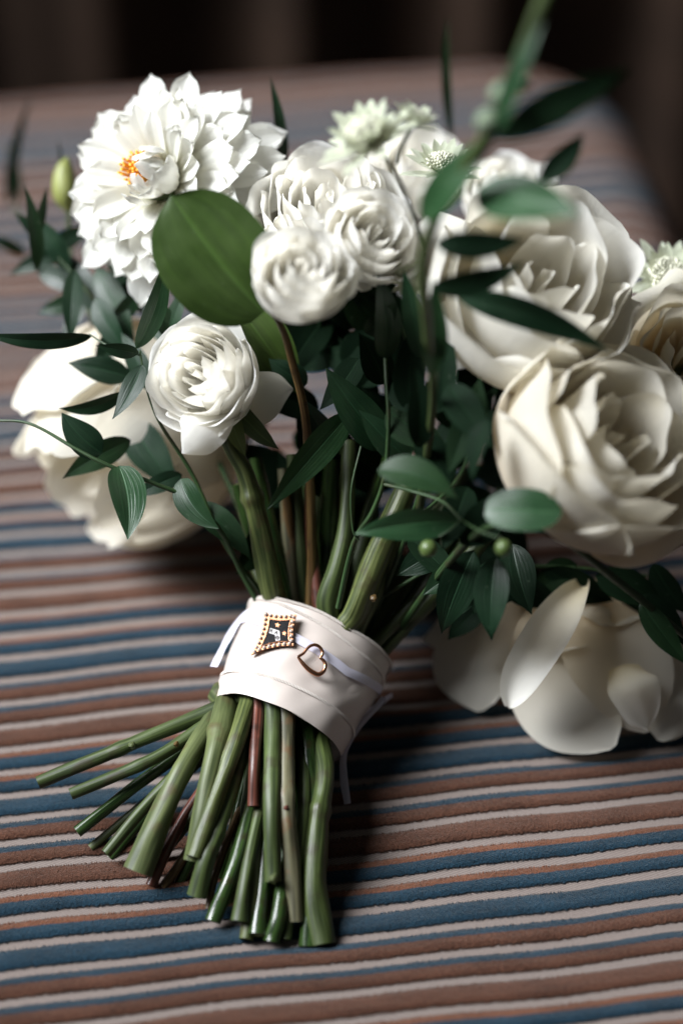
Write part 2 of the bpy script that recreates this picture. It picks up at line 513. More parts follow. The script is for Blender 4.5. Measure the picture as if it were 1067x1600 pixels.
def build_ottoman():
    base = ground(533, 800)
    t = thing('ottoman', 'upholstered seat covered in brown, blue and beige striped ribbed velvet', 'ottoman', A(0, 80, -42))
    # visible corner: far right.  core rectangle in (u, s)
    far = ground(700, 66).dot(EV)
    right = ground(1040, 260).dot(EU)
    r = 3.2; rc = 5.0
    u1, v1 = right - r - rc, far - r - rc
    u0, v0 = -34.0, 38.0
    ext = rc + r * pi / 2 + 9
    ds = PITCHR / 14; 
    us = np.arange(u0, u1 + ext, 0.30)
    ss = np.arange(v0, v1 + ext, ds)
    U, Sg = np.meshgrid(us, ss)
    qu, qv = np.minimum(U, u1), np.minimum(Sg, v1)
    dx, dy = U - qu, Sg - qv
    d0 = np.hypot(dx, dy); nn = np.maximum(d0, 1e-9)
    nx, ny = dx / nn, dy / nn
    d = np.maximum(d0 - rc, 0)
    ang = np.minimum(d / r, pi / 2)
    hor = np.where(d0 > rc, rc + r * np.sin(ang), d0)
    drop = r * (1 - np.cos(ang)) + np.maximum(d - r * pi / 2, 0)
    # rib relief
    rs = np.random.RandomState(3)
    ph = ((Sg - (s0 - PITCHR / 2)) / PITCHR) % 1.0
    wob = 0.02 * np.sin(U * 2.1 + Sg) + 0.015 * np.sin(U * 5.3 - 1.7 * Sg)
    x = np.abs(ph + 0.5 * wob - 0.5) / 0.355
    rel = 0.15 * np.clip(1 - x ** 4, 0, 1) + 0.015 * rs.rand(*U.shape) * (x < 1)
    pu = qu + nx * hor + nx * np.sin(ang) * rel
    pv = qv + ny * hor + ny * np.sin(ang) * rel
    z = -drop + np.cos(ang) * rel - 0.14
    pv = pv + 0.07 * np.sin(0.30 * U + 0.4 * Sg) + 0.04 * np.sin(0.85 * U - 0.3 * Sg + 1)
    V = pu[..., None] * EU + pv[..., None] * EV
    V[..., 2] = z
    nu, nv = len(us), len(ss)
    idx = np.arange(nu * nv).reshape(nv, nu)
    Fq = np.stack([idx[:-1, :-1], idx[:-1, 1:], idx[1:, 1:], idx[1:, :-1]], -1).reshape(-1, 4)
    mk('striped_cover', V.reshape(-1, 3), Fq.tolist(), M['fabric'], t, uv=np.stack([U, Sg], -1).reshape(-1, 2))
    # short pile standing on the near ribs
    n = 110000
    k0 = math.floor((41 - s0) / PITCHR); k1 = math.ceil((66 - s0) / PITCHR)
    kk = rs.randint(k0, k1, n)
    xx = np.where(rs.rand(n) < 0.55, rs.choice([-1, 1], n) * rs.uniform(0.82, 1.03, n), rs.uniform(-1, 1, n))
    uu = rs.uniform(-15, 15, n)
    sp_ = s0 + kk * PITCHR + xx * 0.355 * PITCHR
    zz = 0.15 * np.clip(1 - np.abs(xx) ** 4, 0.12, 1) - 0.14 - 0.02
    wv = sp_ + 0.07 * np.sin(0.30 * uu + 0.4 * sp_) + 0.04 * np.sin(0.85 * uu - 0.3 * sp_ + 1)
    pb = uu[:, None] * EU + wv[:, None] * EV; pb[:, 2] = zz
    ln = rs.uniform(0.05, 0.11, n)[:, None]
    dr = EV * (xx * 0.9 + rs.normal(0, 0.35, n))[:, None] + EU * rs.normal(0.15, 0.45, n)[:, None] + A(0, 0, 1.0)
    dr /= np.linalg.norm(dr, axis=1)[:, None]
    a_ = rs.uniform(0, pi, n)
    sd = (EU * np.cos(a_)[:, None] + EV * np.sin(a_)[:, None]) * 0.016
    Vp = np.stack([pb - sd, pb + sd, pb + dr * ln], 1).reshape(-1, 3)
    uvp = np.repeat(np.stack([uu, s0 + kk * PITCHR + xx * 0.32 * PITCHR], -1), 3, axis=0)
    po = mk('velvet_pile', Vp, np.arange(3 * n).reshape(-1, 3).tolist(), M['fabric'], t, uv=uvp, smooth=False)
    po['kind'] = 'stuff'
    # body below and four feet
    wood = plain('dark_wood', (0.035, 0.018, 0.010), 0.5, nscale=20, namp=0.3)
    cl = plain('ottoman_lining', (0.05, 0.045, 0.04), 0.9, nscale=60, namp=0.2)
    b = MB()
    bx = [(-34, 38), (u1 + rc + r - 0.6, 38), (u1 + rc + r - 0.6, v1 + rc + r - 0.6), (-34, v1 + rc + r - 0.6)]
    vv = [EU * x + EV * y + A(0, 0, zz) for zz in (-30, -9) for x, y in bx]
    b.add(vv, [(0, 1, 5, 4), (1, 2, 6, 5), (2, 3, 7, 6), (3, 0, 4, 7), (3, 2, 1, 0), (4, 5, 6, 7)])
    b.build('base_panel', cl, t, smooth=False)
    for x, y in ((u1 + 4, v1 + 4), (-28, v1 + 4), (u1 + 4, 44), (-28, 44)):
        c = EU * x + EV * y
        v_, f_, uv_, mi_ = tube([c + A(0, 0, -30), c + A(0, 0, -42)], [2.2, 1.3], 6, 12, cap=True, capmi=0, rough=0)
        mk('foot', v_, f_, wood, t, uv=uv_)
    return t


build_ottoman()

# floor and dark curtain behind
fl = mk('floor', [(-300, -100, -42), (300, -100, -42), (300, 400, -42), (-300, 400, -42)], [(0, 1, 2, 3)],
        plain('dark_carpet', (0.020, 0.014, 0.011), 0.9, nscale=30, namp=0.3, bscale=200), smooth=False)
tag(fl, kind='structure')


def build_curtain():
    t = thing('curtain', 'dark brown curtain hanging in folds behind the striped seat', 'curtain', A(0, 150, -42))
    V, UV = [], []
    nx, nz = 260, 12
    for j in range(nz):
        z = -41.5 + 150 * j / (nz - 1)
        for i in range(nx):
            x = -130 + 260 * i / (nx - 1)
            V.append((x, 150 + 1.8 * sin(x * 0.42 + 0.6 * sin(x * 0.13)) + 0.6 * sin(x * 0.95 + 1), z)); UV.append((x, z))
    m = plain('curtain_cloth', (0.056, 0.031, 0.019), 0.9, nscale=12, namp=0.35, bscale=300)
    mk('drape', V, gridfaces(nx, nz), m, t, uv=UV)
    v_, f_, uv_, mi_ = tube([A(-132, 150, 109.5), A(132, 150, 109.5)], [1.4, 1.4], 8, 12, capmi=0, rough=0)
    mk('rod', v_, f_, plain('rod_brass', (0.12, 0.08, 0.04), 0.4, metal=0.8), t, uv=uv_)


build_curtain()

# ------------------------------------------------------------------ petals and roses
def bez(p0, p1, p2, p3, v):
    v = v[..., None]
    return (1 - v) ** 3 * p0 + 3 * (1 - v) ** 2 * v * p1 + 3 * (1 - v) * v ** 2 * p2 + v ** 3 * p3


def frame_from(axis, roll=0.0):
    z = nrm(np.asarray(axis, float))
    x = nrm(np.cross(A(0, 0, 1) if abs(z[2]) < 0.95 else A(0, 1, 0), z))
    y = np.cross(z, x)
    c, s = cos(roll), sin(roll)
    return np.stack([x * c + y * s, -x * s + y * c, z])   # rows = local axes in world


def wrap_petal(r0, rt, H, W, bulge, reflex, cupf, ruffle, r, nu=17, nv=16, spiral=0.0, notch=0.0, z0=0.0, sag=0.15, corner=0.26):
    """petal in the local frame of its flower, centred on +x; returns verts (nv,nu,3), uv"""
    u = np.linspace(-1, 1, nu)[None, :].repeat(nv, 0)
    v = np.linspace(0, 1, nv)[:, None].repeat(nu, 1)
    ve = v * (1 - sag * np.abs(u) ** 2.6 * v - corner * np.abs(u) ** 7 * v) - notch * np.exp(-(u / 0.25) ** 2) * v ** 6
    pe = r.uniform(0, 6.3)
    ve = ve * (1 + v ** 4 * (0.018 * np.sin(4.3 * u + pe) + 0.010 * np.sin(9.7 * u + 2 * pe)))
    # profile in the (r, z) plane
    pr = bez(A(r0, z0), A(r0 + 0.85 * bulge * rt, z0 + 0.02 * H), A(rt * bulge, 0.60 * H), A(rt, H), ve)
    rad, z = pr[..., 0].copy(), pr[..., 1].copy()
    cv = np.clip((ve - 0.72) / 0.28, 0, 1) ** 2
    rad += reflex * cv * (0.8 + 0.35 * u * r.uniform(-1, 1))
    z -= 0.75 * abs(reflex) * cv ** 1.6
    w = W * np.clip(np.sin(pi * (0.10 + 0.62 * v)), 0, 1) ** 0.8
    rho = np.maximum(rad * cupf, 0.12)
    ph1, ph2, ph3 = r.uniform(0, 6.3), r.uniform(0, 6.3), r.uniform(0, 6.3)
    k1 = r.uniform(2.2, 3.6)
    ruf = ruffle * v ** 3 * (np.sin(k1 * u + ph1) + 0.5 * np.sin(2.3 * k1 * u + ph2)) + 0.35 * ruffle * np.sin(4 * v + ph3 + 2 * u) * v
    rad = rad + ruf + spiral * u
    z = z + 0.5 * ruffle * v ** 2 * np.sin(2.7 * u + ph2)
    a = np.clip(u * w / rho, -2.3, 2.3)
    x = rad - rho * (1 - np.cos(a))
    y = rho * np.sin(a)
    return np.stack([x, y, z], -1), np.stack([u * 0.5 + 0.5, v], -1)


def rotz(V, a):
    c, s = cos(a), sin(a)
    return np.stack([V[..., 0] * c - V[..., 1] * s, V[..., 0] * s + V[..., 1] * c, V[..., 2]], -1)


def place(V, fr, base):
    return V.reshape(-1, 3) @ fr + base


def rose(name, label, cat, c, D, axis, R, H, N, mat, group, seed, power=0.75, reflex=0.55, ruffle=0.06, drop=0.25, bulge=1.1,
         cupf=(0.95, 1.25), wf=(0.8, 1.0), inner=None, ninner=0, rollang=0, outer_open=0.0, basef=0.55, bowl=0.92, wmin=0.28, sag=0.15, corner=0.26):
    r = random.Random(seed)
    ax = cdir(*axis)
    base = P(c[0], c[1], D) - ax * H * basef
    fr = frame_from(ax, rollang)
    t = thing(name, label, cat, base, group)
    for i in range(N):
        f = i / (N - 1)
        rt = R * (0.06 + 0.94 * f ** power) * r.uniform(0.95, 1.05)
        h = H * (bowl + (1.02 - bowl) * sin(pi / 2 * min(1, f * 2.2)) - drop * f ** 2) * r.uniform(0.96, 1.04)
        W_ = max(wmin * R, rt * (wf[0] + (wf[1] - wf[0]) * f) * 1.05) * r.uniform(0.92, 1.08)
        bl = bulge * (1 + 0.12 * (1 - f)) * r.uniform(0.97, 1.04)
        rx = reflex * (0.08 + f ** 1.4) * r.uniform(0.6, 1.3) + outer_open * max(0, f - 0.7)
        cf = cupf[0] + (cupf[1] - cupf[0]) * f
        V, uv = wrap_petal(0.04 * R + 0.08 * R * f, rt, h, W_, bl, rx, cf, ruffle * (0.4 + f) * R / 2, r, spiral=0.035 * R * (1 if f < 0.75 else 0.3), sag=sag, corner=corner)
        V = rotz(V, i * 2.39996 + r.uniform(-0.18, 0.18))
        m = inner if (inner is not None and i < ninner) else mat
        mk('petal', place(V, fr, base), gridfaces(V.shape[1], V.shape[0]), m, t, uv=uv.reshape(-1, 2))
    # receptacle
    v_, f_, uv_, mi_ = tube([base - ax * 0.45 * (R / 2), base + ax * 0.2], [0.16 * R, 0.22 * R], 8, 12, capmi=0)
    mk('receptacle', v_, f_, M['sepal'], t, uv=uv_)
    return t, base, ax, fr


def free_petal(parent, pts, widths, n0, mat, cup=0.25, seed=0, ruffle=0.08, nu=15, nv=30, curl=0.0, name='petal', label=None, edge=0.0):
    """petal laid along a 3D line: pts (centre line, cm), half widths, facing n0; cup>0 lifts edges towards n0"""
    r = random.Random(seed)
    q = spline([list(p) + [w] for p, w in zip(pts, widths)], nv)
    c, w = q[:, :3], np.maximum(q[:, 3], 0.02)
    vv = np.linspace(0, 1, nv)
    w = w * np.where(vv > 0.76, np.sqrt(np.clip(1 - (np.clip(vv - 0.76, 0, 1) / 0.242) ** 2.3, 0.004, 1)), 1.0)
    T = np.gradient(c, axis=0); T /= np.linalg.norm(T, axis=1)[:, None]
    V = np.zeros((nv, nu, 3)); UV = np.zeros((nv, nu, 2))
    ph = [r.uniform(0, 6.28) for _ in range(4)]
    for j in range(nv):
        v = j / (nv - 1)
        n = nrm(n0 - T[j] * n0.dot(T[j]))
        b = np.cross(T[j], n)
        for i in range(nu):
            u = -1 + 2 * i / (nu - 1)
            k = cup * u * u * w[j] + ruffle * v * abs(u) ** 1.5 * sin(3.2 * u + 5 * v + ph[0]) + 0.5 * ruffle * sin(4 * v + 2 * u + ph[1]) + edge * abs(u) ** 5
            sag = 0.14 * w[j] * abs(u) ** 2.5 * v
            V[j, i] = c[j] + b * (u * w[j]) + n * k - T[j] * sag
            UV[j, i] = (u * 0.5 + 0.5, v)
    o = mk(name, V.reshape(-1, 3), gridfaces(nu, nv), mat, parent, uv=UV.reshape(-1, 2))
    if label: o['label'] = label
    return o


G_SPRAY = 'white spray roses in the bouquet'
G_GARDEN = 'large garden roses in the bouquet'

# ---- front spray rose, sharp in the photo
RG = dict(reflex=0.30, ruffle=0.06, drop=0.34, power=0.66, bulge=1.08, bowl=0.86, wf=(1.1, 0.92), cupf=(0.90, 0.92), corner=0.42, sag=0.10)
t_rose, rb, rax, rfr = rose('spray_rose', 'small white rose with its thick stem running down into the satin ribbon', 'rose',
                            (316, 588), 84.0, (-0.48, 0.22, 1.0), 2.0, 2.6, 32, M['white'], G_SPRAY, 11, **RG)
toC = -FWD
free_petal(t_rose, [P(395, 640, 86), P(365, 570, 86), P(345, 500, 85.6), P(338, 462, 85.4)], [0.3, 0.85, 0.75, 0.25], cdir(-0.4, 0.2, 1), M['white'], 0.2, 3)
free_petal(t_rose, [P(345, 640, 86), P(390, 625, 85.6), P(430, 612, 85.6), P(458, 608, 85.8)], [0.4, 1.0, 0.8, 0.2], cdir(0.5, -0.2, 1), M['ivory'], 0.1, 4)
free_petal(t_rose, [P(345, 628, 84.8), P(325, 658, 83.2), P(302, 690, 83.0), P(285, 706, 83.7)], [0.5, 0.85, 0.75, 0.5], cdir(-0.2, -0.3, 1), M['white'], -0.25, 5)
for bx, tx in (((358, 648), (384, 714)), ((380, 652), (436, 702)), ((345, 655), (330, 700))):
    free_petal(t_rose, [P(*bx, 85.6), P((bx[0] + tx[0]) / 2, (bx[1] + tx[1]) / 2 + 3, 85.2), P(*tx, 85.2)], [0.38, 0.30, 0.02], toC, M['sepal'], 0.35, 6, 0.02, 7, 9, name='sepal')

rose('spray_rose', 'small blurred white rose beside the broad round leaf at the centre top', 'rose', (474, 430), 79.5, (0.10, 0.50, 0.85),
     1.68, 2.4, 28, M['white'], G_SPRAY, 21, **RG)
rose('spray_rose', 'small white rose tucked right behind the centre one, its right half in view', 'rose', (580, 372), 81.5, (0.35, 0.35, 1.0),
     1.7, 2.3, 26, M['white'], G_SPRAY, 33, **RG)
t_, b_, a_, f_ = rose('spray_rose', 'ruffled white rose at the back between the dahlia and the small centre rose', 'rose', (510, 330), 85.5, (0.0, 0.6, 0.8),
     2.6, 2.9, 34, M['white'], G_SPRAY, 45, **dict(RG, ruffle=0.14))
rose('spray_rose', 'white rose peeping out behind the right starry flower head', 'rose', (650, 262), 93, (0.0, 0.6, 0.8), 1.9, 2.6, 22, M['white'], G_SPRAY, 52, **RG)
rose('spray_rose', 'white frilled bloom peeping over the pale green leaf', 'rose', (792, 300), 92, (0.1, 0.8, 0.7), 1.9, 2.6, 22, M['white'], G_SPRAY, 57, **dict(RG, ruffle=0.16))

# ---- big garden roses
GG = dict(sag=0.10, corner=0.16, reflex=0.95, ruffle=0.15, drop=0.34, power=0.72, cupf=(0.95, 1.04), bulge=1.12, wf=(1.15, 1.3), bowl=0.74, wmin=0.2)
ur_, b_, a_, f_ = rose('garden_rose', 'big white rose behind the dark leaves in the upper right of the bouquet', 'rose', (840, 448), 82, (0.25, 0.42, 0.85), 3.3, 4.6, 18, M['ivory'], G_GARDEN, 61, **dict(GG, bulge=1.2, reflex=0.6, drop=0.22))
free_petal(ur_, [P(800, 470, 84), P(730, 430, 83), P(690, 385, 82.6), P(672, 330, 83)], [0.8, 1.5, 1.5, 0.6], cdir(-0.4, 0.1, 1), M['ivory'], 0.12, 21, 0.08)
free_petal(ur_, [P(800, 490, 83), P(745, 510, 81.5), P(705, 540, 81.4), P(690, 575, 82.2)], [0.8, 1.3, 1.3, 0.5], cdir(-0.4, -0.1, 1), M['ivory'], -0.15, 22, 0.08)
t_, b_, a_, f_ = rose('garden_rose', 'largest cream rose with peach heart and wide petals at the right edge', 'rose', (938, 700), 80.5, (0.50, 0.42, 0.75), 3.45, 5.0, 19, M['cream'], G_GARDEN, 72, **dict(GG, bulge=1.22, reflex=0.65, drop=0.22))
rose('garden_rose', 'pale rose cut off by the right edge under the grey flower head', 'rose', (1085, 560), 86, (0.1, 0.2, 0.9), 2.5, 3.4, 16, M['cream'], G_GARDEN, 77, **GG)
t_, b_, a_, f_ = rose('garden_rose', 'lowest cream rose lying face down on the stripes at the right', 'rose', (905, 1010), 89.5, (0.15, -0.8, 0.25), 2.2, 3.2, 9, M['cream'], G_GARDEN, 83, **GG)
D0 = 87.6
free_petal(t_, [P(925, 905, 88.5), P(945, 985, D0), P(985, 1060, D0 - 0.2), P(1010, 1145, D0 + 0.1)], [0.7, 1.75, 1.8, 1.0], cdir(0.15, 0.2, 1), M['cream'], -0.12, 1, 0.10)
free_petal(t_, [P(900, 915, 89), P(868, 1000, 88.2), P(890, 1090, 87.6), P(958, 1168, 87.3)], [0.6, 1.6, 2.05, 1.15], cdir(-0.1, 0.1, 1), M['cream'], -0.15, 2, 0.06)
free_petal(t_, [P(915, 912, 87.6), P(900, 935, 87.0), P(875, 980, 86.5), P(838, 1040, 86.2), P(796, 1106, 86.6)], [0.12, 0.55, 0.85, 0.85, 0.6], cdir(-0.45, 0.45, 1), M['ivory'], 0.45, 3, 0.05, edge=0.25)
free_petal(t_, [P(870, 930, 89.5), P(800, 985, 89.3), P(745, 1040, 89.2), P(748, 1112, 89.2)], [0.6, 1.5, 1.75, 1.05], cdir(-0.3, 0.0, 1), M['cream'], -0.1, 4, 0.08)
free_petal(t_, [P(880, 930, 89.5), P(780, 965, 89.6), P(710, 990, 89.8), P(660, 1000, 90)], [0.5, 1.0, 1.0, 0.3], cdir(-0.3, 0.2, 1), M['cream'], 0.1, 5, 0.05)
free_petal(t_, [P(975, 1040, 87.0), P(992, 1075, 86.5), P(1012, 1140, 87.0)], [0.6, 0.95, 0.55], cdir(0.2, 0.2, 1), M['ivory'], -0.2, 7, 0.20)
free_petal(t_, [P(960, 960, 89), P(1030, 1020, 88.8), P(1048, 1090, 88.0), P(1030, 1158, 87.6)], [0.6, 1.3, 1.3, 1.0], cdir(0.3, 0.0, 1), M['cream'], -0.1, 6, 0.06)
rose('garden_rose', 'big closed cream rose lying on the stripes at far left behind the leaves', 'rose', (198, 680), 92.5, (-0.45, -0.42, 0.2), 3.75, 7.4, 17, M['cream'], G_GARDEN, 91, **dict(GG, reflex=0.0, bulge=1.40, ruffle=0.06, drop=0.16, wf=(0.7, 0.82), power=0.6))

# ------------------------------------------------------------------ dahlia
def dahlia():
    r = random.Random(5)
    ax = cdir(-0.42, 0.16, 0.95)
    c = P(264, 288, 87.5)
    t = thing('dahlia', 'fluffy white many petalled flower with a patch of orange stamens, top left', 'dahlia', c, None)
    fr = frame_from(ax)
    N = 185
    for i in range(N):
        f = i / (N - 1)
        inner = f < 0.13
        el = radians((66 - 112 * f ** 0.8) + r.uniform(-8, 8))
        Lp = (1.6 + 2.15 * min(1, f * 1.5)) * r.uniform(0.86, 1.08)
        Wp = (0.42 + 0.17 * min(1, f * 1.7)) * r.uniform(0.88, 1.1)
        az = i * 2.39996 + r.uniform(-0.16, 0.16)
        d = A(cos(el), 0, sin(el)); nn = A(-sin(el), 0, cos(el))
        b0 = A(cos(el) * 0.85, 0, sin(el) * 0.7)
        nu, nv = 11, 14
        V = np.zeros((nv, nu, 3)); UV = np.zeros((nv, nu, 2))
        arch = r.uniform(0.0, 0.22); tipc = r.uniform(-0.4, 0.35); cup = r.uniform(0.25, 0.48); ph = r.uniform(0, 6.28); tw = r.uniform(-0.22, 0.22)
        ph2 = r.uniform(0, 6.28); asym = r.uniform(-0.25, 0.25); inc = r.uniform(0.5, 1.0) if inner else r.uniform(-0.05, 0.12)
        rid = r.uniform(0.015, 0.035)
        for j in range(nv):
            v = j / (nv - 1)
            w = Wp * (sin(pi * (0.10 + 0.56 * v)) ** 0.9)
            if v > 0.74: w *= max(0.0, 1 - ((v - 0.74) / 0.262) ** 2.4) ** 0.48
            w = max(w, 0.03)
            lift = -arch * Lp * v * v * 0.6 + tipc * max(0, v - 0.68) ** 1.6 * Lp + inc * Lp * v ** 2.2 * 0.75
            for k in range(nu):
                u = -1 + 2 * k / (nu - 1)
                y = u * w
                p = b0 + d * (Lp * (v - 0.28 * max(0, inc) * v ** 3) * (1 - 0.04 * u * u * v)) + nn * (lift + cup * (abs(u) ** 1.8) * (1 + asym * u) * w
                    + 0.03 * v * sin(5 * v + ph + 2.2 * u) + rid * cos(u * 9.5) * (1 - v * 0.4) + 0.03 * v * v * sin(3 * u + ph2))
                p = p + A(0, y, 0) + nn * (tw * y * v)
                V[j, k] = p; UV[j, k] = ((u + 1) / 2, v)
        V = rotz(V, az)
        mid = place(V[9:10, 5:6], fr, c)[0]
        if f < 0.22 and (mid - c).dot(cdir(-1.0, 0.35, 0)) > (0.95 if f < 0.1 else 1.15):
            continue
        mk('petal', place(V, fr, c), gridfaces(nu, nv), M['dahlia'], t, uv=UV.reshape(-1, 2))
    s = MB()
    cs = c + ax * 0.7 + cdir(-1.0, 0.5, 0) * 0.62
    for i in range(60):
        a, q = i * 2.39996, 0.42 * sqrt(i / 60)
        d = fr[0] * cos(a) * q + fr[1] * sin(a) * q
        p0 = cs + d
        v_, f_, uv_, mi_ = tube([p0 - ax * 0.3, p0 + ax * r.uniform(0.45, 0.85) + d * 0.6], [0.04, 0.05], 3, 5, capmi=0, rough=0)
        s.add(v_, f_, uv_, 0)
    s.build('stamen_cluster', M['stamen'], t)['kind'] = 'stuff'
    v_, f_, uv_, mi_ = tube([c - ax * 1.0, c + ax * 0.8], [0.5, 0.85], 8, 16, capmi=0)
    mk('receptacle', v_, f_, M['sepal'], t, uv=uv_)
    v_, f_, uv_, mi_ = tube([c - ax * 0.9, P(330, 420, 92), P(420, 640, 91)], [0.3, 0.28, 0.3], 20, 10, capmi=0)
    mk('stem', v_, f_, M['stem'], t, uv=uv_)


dahlia()

# ------------------------------------------------------------------ satin binding
CB, CT = P(433, 1137, 85.9), P(500, 993, 87.6)
AX = nrm(CT - CB); BL_ = np.linalg.norm(CT - CB)
LV = P(530, 1180, 86) - P(337, 1095, 86); LV = nrm(LV - AX * LV.dot(AX))
NV = np.cross(LV, AX)
if NV.dot(-FWD) < 0: NV = -NV
RLB, RLT, RN = 2.40, 2.80, 2.05


def band_pt(t, th, off=0.0):
    """t 0..1 bottom to top, th angle: 0 = right, 90 deg = front, 180 = left"""
    rl = RLB + (RLT - RLB) * t
    bulge = 0.05 * sin(pi * t)
    return CB + AX * BL_ * t + LV * (rl + bulge + off) * cos(th) + NV * (RN + bulge + off) * sin(th)


def project(p):
    d = p - CAMP
    D = d.dot(FWD)
    return 533.5 + d.dot(RT) / D * F, 800 - d.dot(UPV) / D * F, D


def on_band(px, py):
    best = None
    t0, t1, a0, a1 = -0.1, 1.1, 0.0, pi
    for it in range(4):
        for t in np.linspace(t0, t1, 25):
            for th in np.linspace(a0, a1, 41):
                x, y, D = project(band_pt(t, th))
                e = (x - px) ** 2 + (y - py) ** 2
                if best is None or e < best[0]: best = (e, t, th)
        _, t, th = best
        st, sa = (t1 - t0) / 20, (a1 - a0) / 30
        t0, t1, a0, a1 = t - st, t + st, th - sa, th + sa
    _, t, th = best
    p = band_pt(t, th)
    n = nrm(np.cross(band_pt(t, th + 0.01) - p, band_pt(t + 0.01, th) - p))
    if n.dot(-FWD) < 0: n = -n
    return p, n, t, th


def strip(fn_lo, fn_hi, n=120, m=14, closed=True, a0=0.0, a1=2 * pi):
    """surface between two curves of the angle; fn(th) -> (t, off)"""
    V, UV = [], []
    for j in range(m):
        f = j / (m - 1)
        for i in range(n):
            th = a0 + (a1 - a0) * i / (n if closed else n - 1)
            tl, ol = fn_lo(th); th_, oh = fn_hi(th)
            V.append(band_pt(tl + (th_ - tl) * f, th, ol + (oh - ol) * f)); UV.append((th * 2.4, f * 3.5))
    return V, gridfaces(n, m, closed), UV


def wrapping():
    t = thing('satin_ribbon', 'wide cream satin ribbon wrapped round the bundle of stems', 'ribbon', CB)
    wr = lambda th, k: 0.012 * sin(3 * th + k) + 0.008 * sin(7 * th + 2 * k)
    def crease(th, f, k): return 0.035 * sin(5 * th + 9 * f + k) * sin(pi * f) + 0.014 * sin(9 * th - 8 * f + k) + 0.010 * sin(17 * th + 14 * f + 2 * k) * sin(pi * f)
    # inner layer, whole height
    n, m = 200, 30
    V, UV = [], []
    for j in range(m):
        f = j / (m - 1)
        for i in range(n):
            th = 2 * pi * i / n
            V.append(band_pt(f * 1.0 + wr(th, 1) * 0.6, th, crease(th, f, 0.4))); UV.append((th * 2.4, f * 3.5))
    mk('wrap_layer', V, gridfaces(n, m, True), M['satin'], t, uv=UV)
    # middle layer, slanting top edge seen on the right, edge line
    V, UV = [], []
    for j in range(m):
        f = j / (m - 1)
        for i in range(n):
            th = 2 * pi * i / n
            top = 0.90 + 0.085 * max(-1, min(1, (1.95 - th) * 1.1)) * (-1) + 0.03
            lo = 0.10
            V.append(band_pt(lo + (min(top, 1.02) - lo) * f, th, 0.035 + crease(th, f, 1.0))); UV.append((th * 2.4, f * 3.5))
    mk('wrap_layer', V, gridfaces(n, m, True), M['satin'], t, uv=UV)
    # folded lower hem, standing proud
    V, UV = [], []
    for j in range(12):
        f = j / 11
        for i in range(n):
            th = 2 * pi * i / n
            hi = 0.235 + 0.01 * sin(2 * th)
            V.append(band_pt(-0.012 + (hi + 0.012) * f + wr(th, 2) * 0.4, th, 0.065 + 0.025 * sin(pi * f) + crease(th, 0.1 + 0.2 * f, 1.0))); UV.append((th * 2.4, f * 0.8))
    mk('hem', V, gridfaces(n, 12, True), M['satin'], t, uv=UV)
    # stitched edges: rows of tiny loops
    for (tt, off) in ((0.222, 0.085), (0.985, 0.03), (0.895, 0.05)):
        s = MB()
        k = 190
        for i in range(k):
            th = -0.4 + (pi + 0.8) * i / k
            t2 = tt + (0.01 * sin(2 * th) if tt < 0.5 else (wr(th, 1) * 0.6 if tt > 0.95 else 0))
            if 0.8 < tt < 0.95:
                t2 = 0.93 - 0.085 * max(-1, min(1, (1.95 - th) * 1.1)) - 0.022
            p0, p1 = band_pt(t2 - 0.013, th, off), band_pt(t2 + 0.013, th + 0.004, off)
            v_, f_, uv_, mi_ = tube([p0, p1], [0.024, 0.024], 2, 5, cap=False, rough=0)
            s.add(v_, f_, uv_, 0)
        o = s.build('stitching', M['stitch'], t)
        o['kind'] = 'stuff'


wrapping()


def narrow_ribbon():
    t = thing('narrow_ribbon', 'thin pale lilac ribbon tied round the cream satin with loose tails', 'ribbon', band_pt(0.7, pi / 2))
    pl = [on_band(388, 968), on_band(470, 1003), on_band(540, 1050), on_band(598, 1083)]
    ths = [p[3] for p in pl]; ts = [p[2] for p in pl]
    order = np.argsort(ths)
    X = np.array(ths)[order]; Y = np.array(ts)[order]
    n, m = 160, 5
    V, UV = [], []
    for j in range(m):
        f = j / (m - 1)
        for i in range(n):
            th = 2 * pi * i / n
            tt = np.interp(th, X, Y) if th <= X[-1] else np.interp(th, [X[-1], 2 * pi + X[0]], [Y[-1], Y[0]])
            V.append(band_pt(tt + (f - 0.5) * 0.085, th, 0.11 + 0.02 * sin(pi * f))); UV.append((th * 2.4, f * 0.4))
    mk('loop', V, gridfaces(n, m, True), M['lilac'], t, uv=UV)

    def tail(pts, w, side, seed):
        c = spline(pts, 30)
        T = np.gradient(c, axis=0); T /= np.linalg.norm(T, axis=1)[:, None]
        V, UV = [], []
        for j in range(30):
            s = nrm(side - T[j] * side.dot(T[j]))
            k = w * (1 + 0.1 * sin(j * 0.5 + seed))
            for e in (-1, -0.3, 0.3, 1):
                V.append(c[j] + s * e * k + np.cross(T[j], s) * 0.03 * (1 - e * e)); UV.append((e, j * 0.2))
        mk('tail', V, gridfaces(4, 30), M['lilac'], t, uv=UV)
    tail([P(392, 958, 86.8), P(372, 972, 87.0), P(352, 1005, 86.7), P(334, 1042, 86.3)], 0.17, cdir(0.8, 0.2, 0.5), 1)
    tail([P(600, 1090, 86.8), P(588, 1105, 86.6), P(556, 1140, 86.4), P(538, 1175, 86.2), P(537, 1215, 85.7), P(543, 1256, 85.6)], 0.14, cdir(0.9, 0.1, 0.35), 2)
    tail([P(560, 1118, 86.9), P(575, 1112, 87.3), P(595, 1098, 87.6), P(612, 1086, 87.8)], 0.13, cdir(0.3, 0.9, 0.4), 3)


narrow_ribbon()


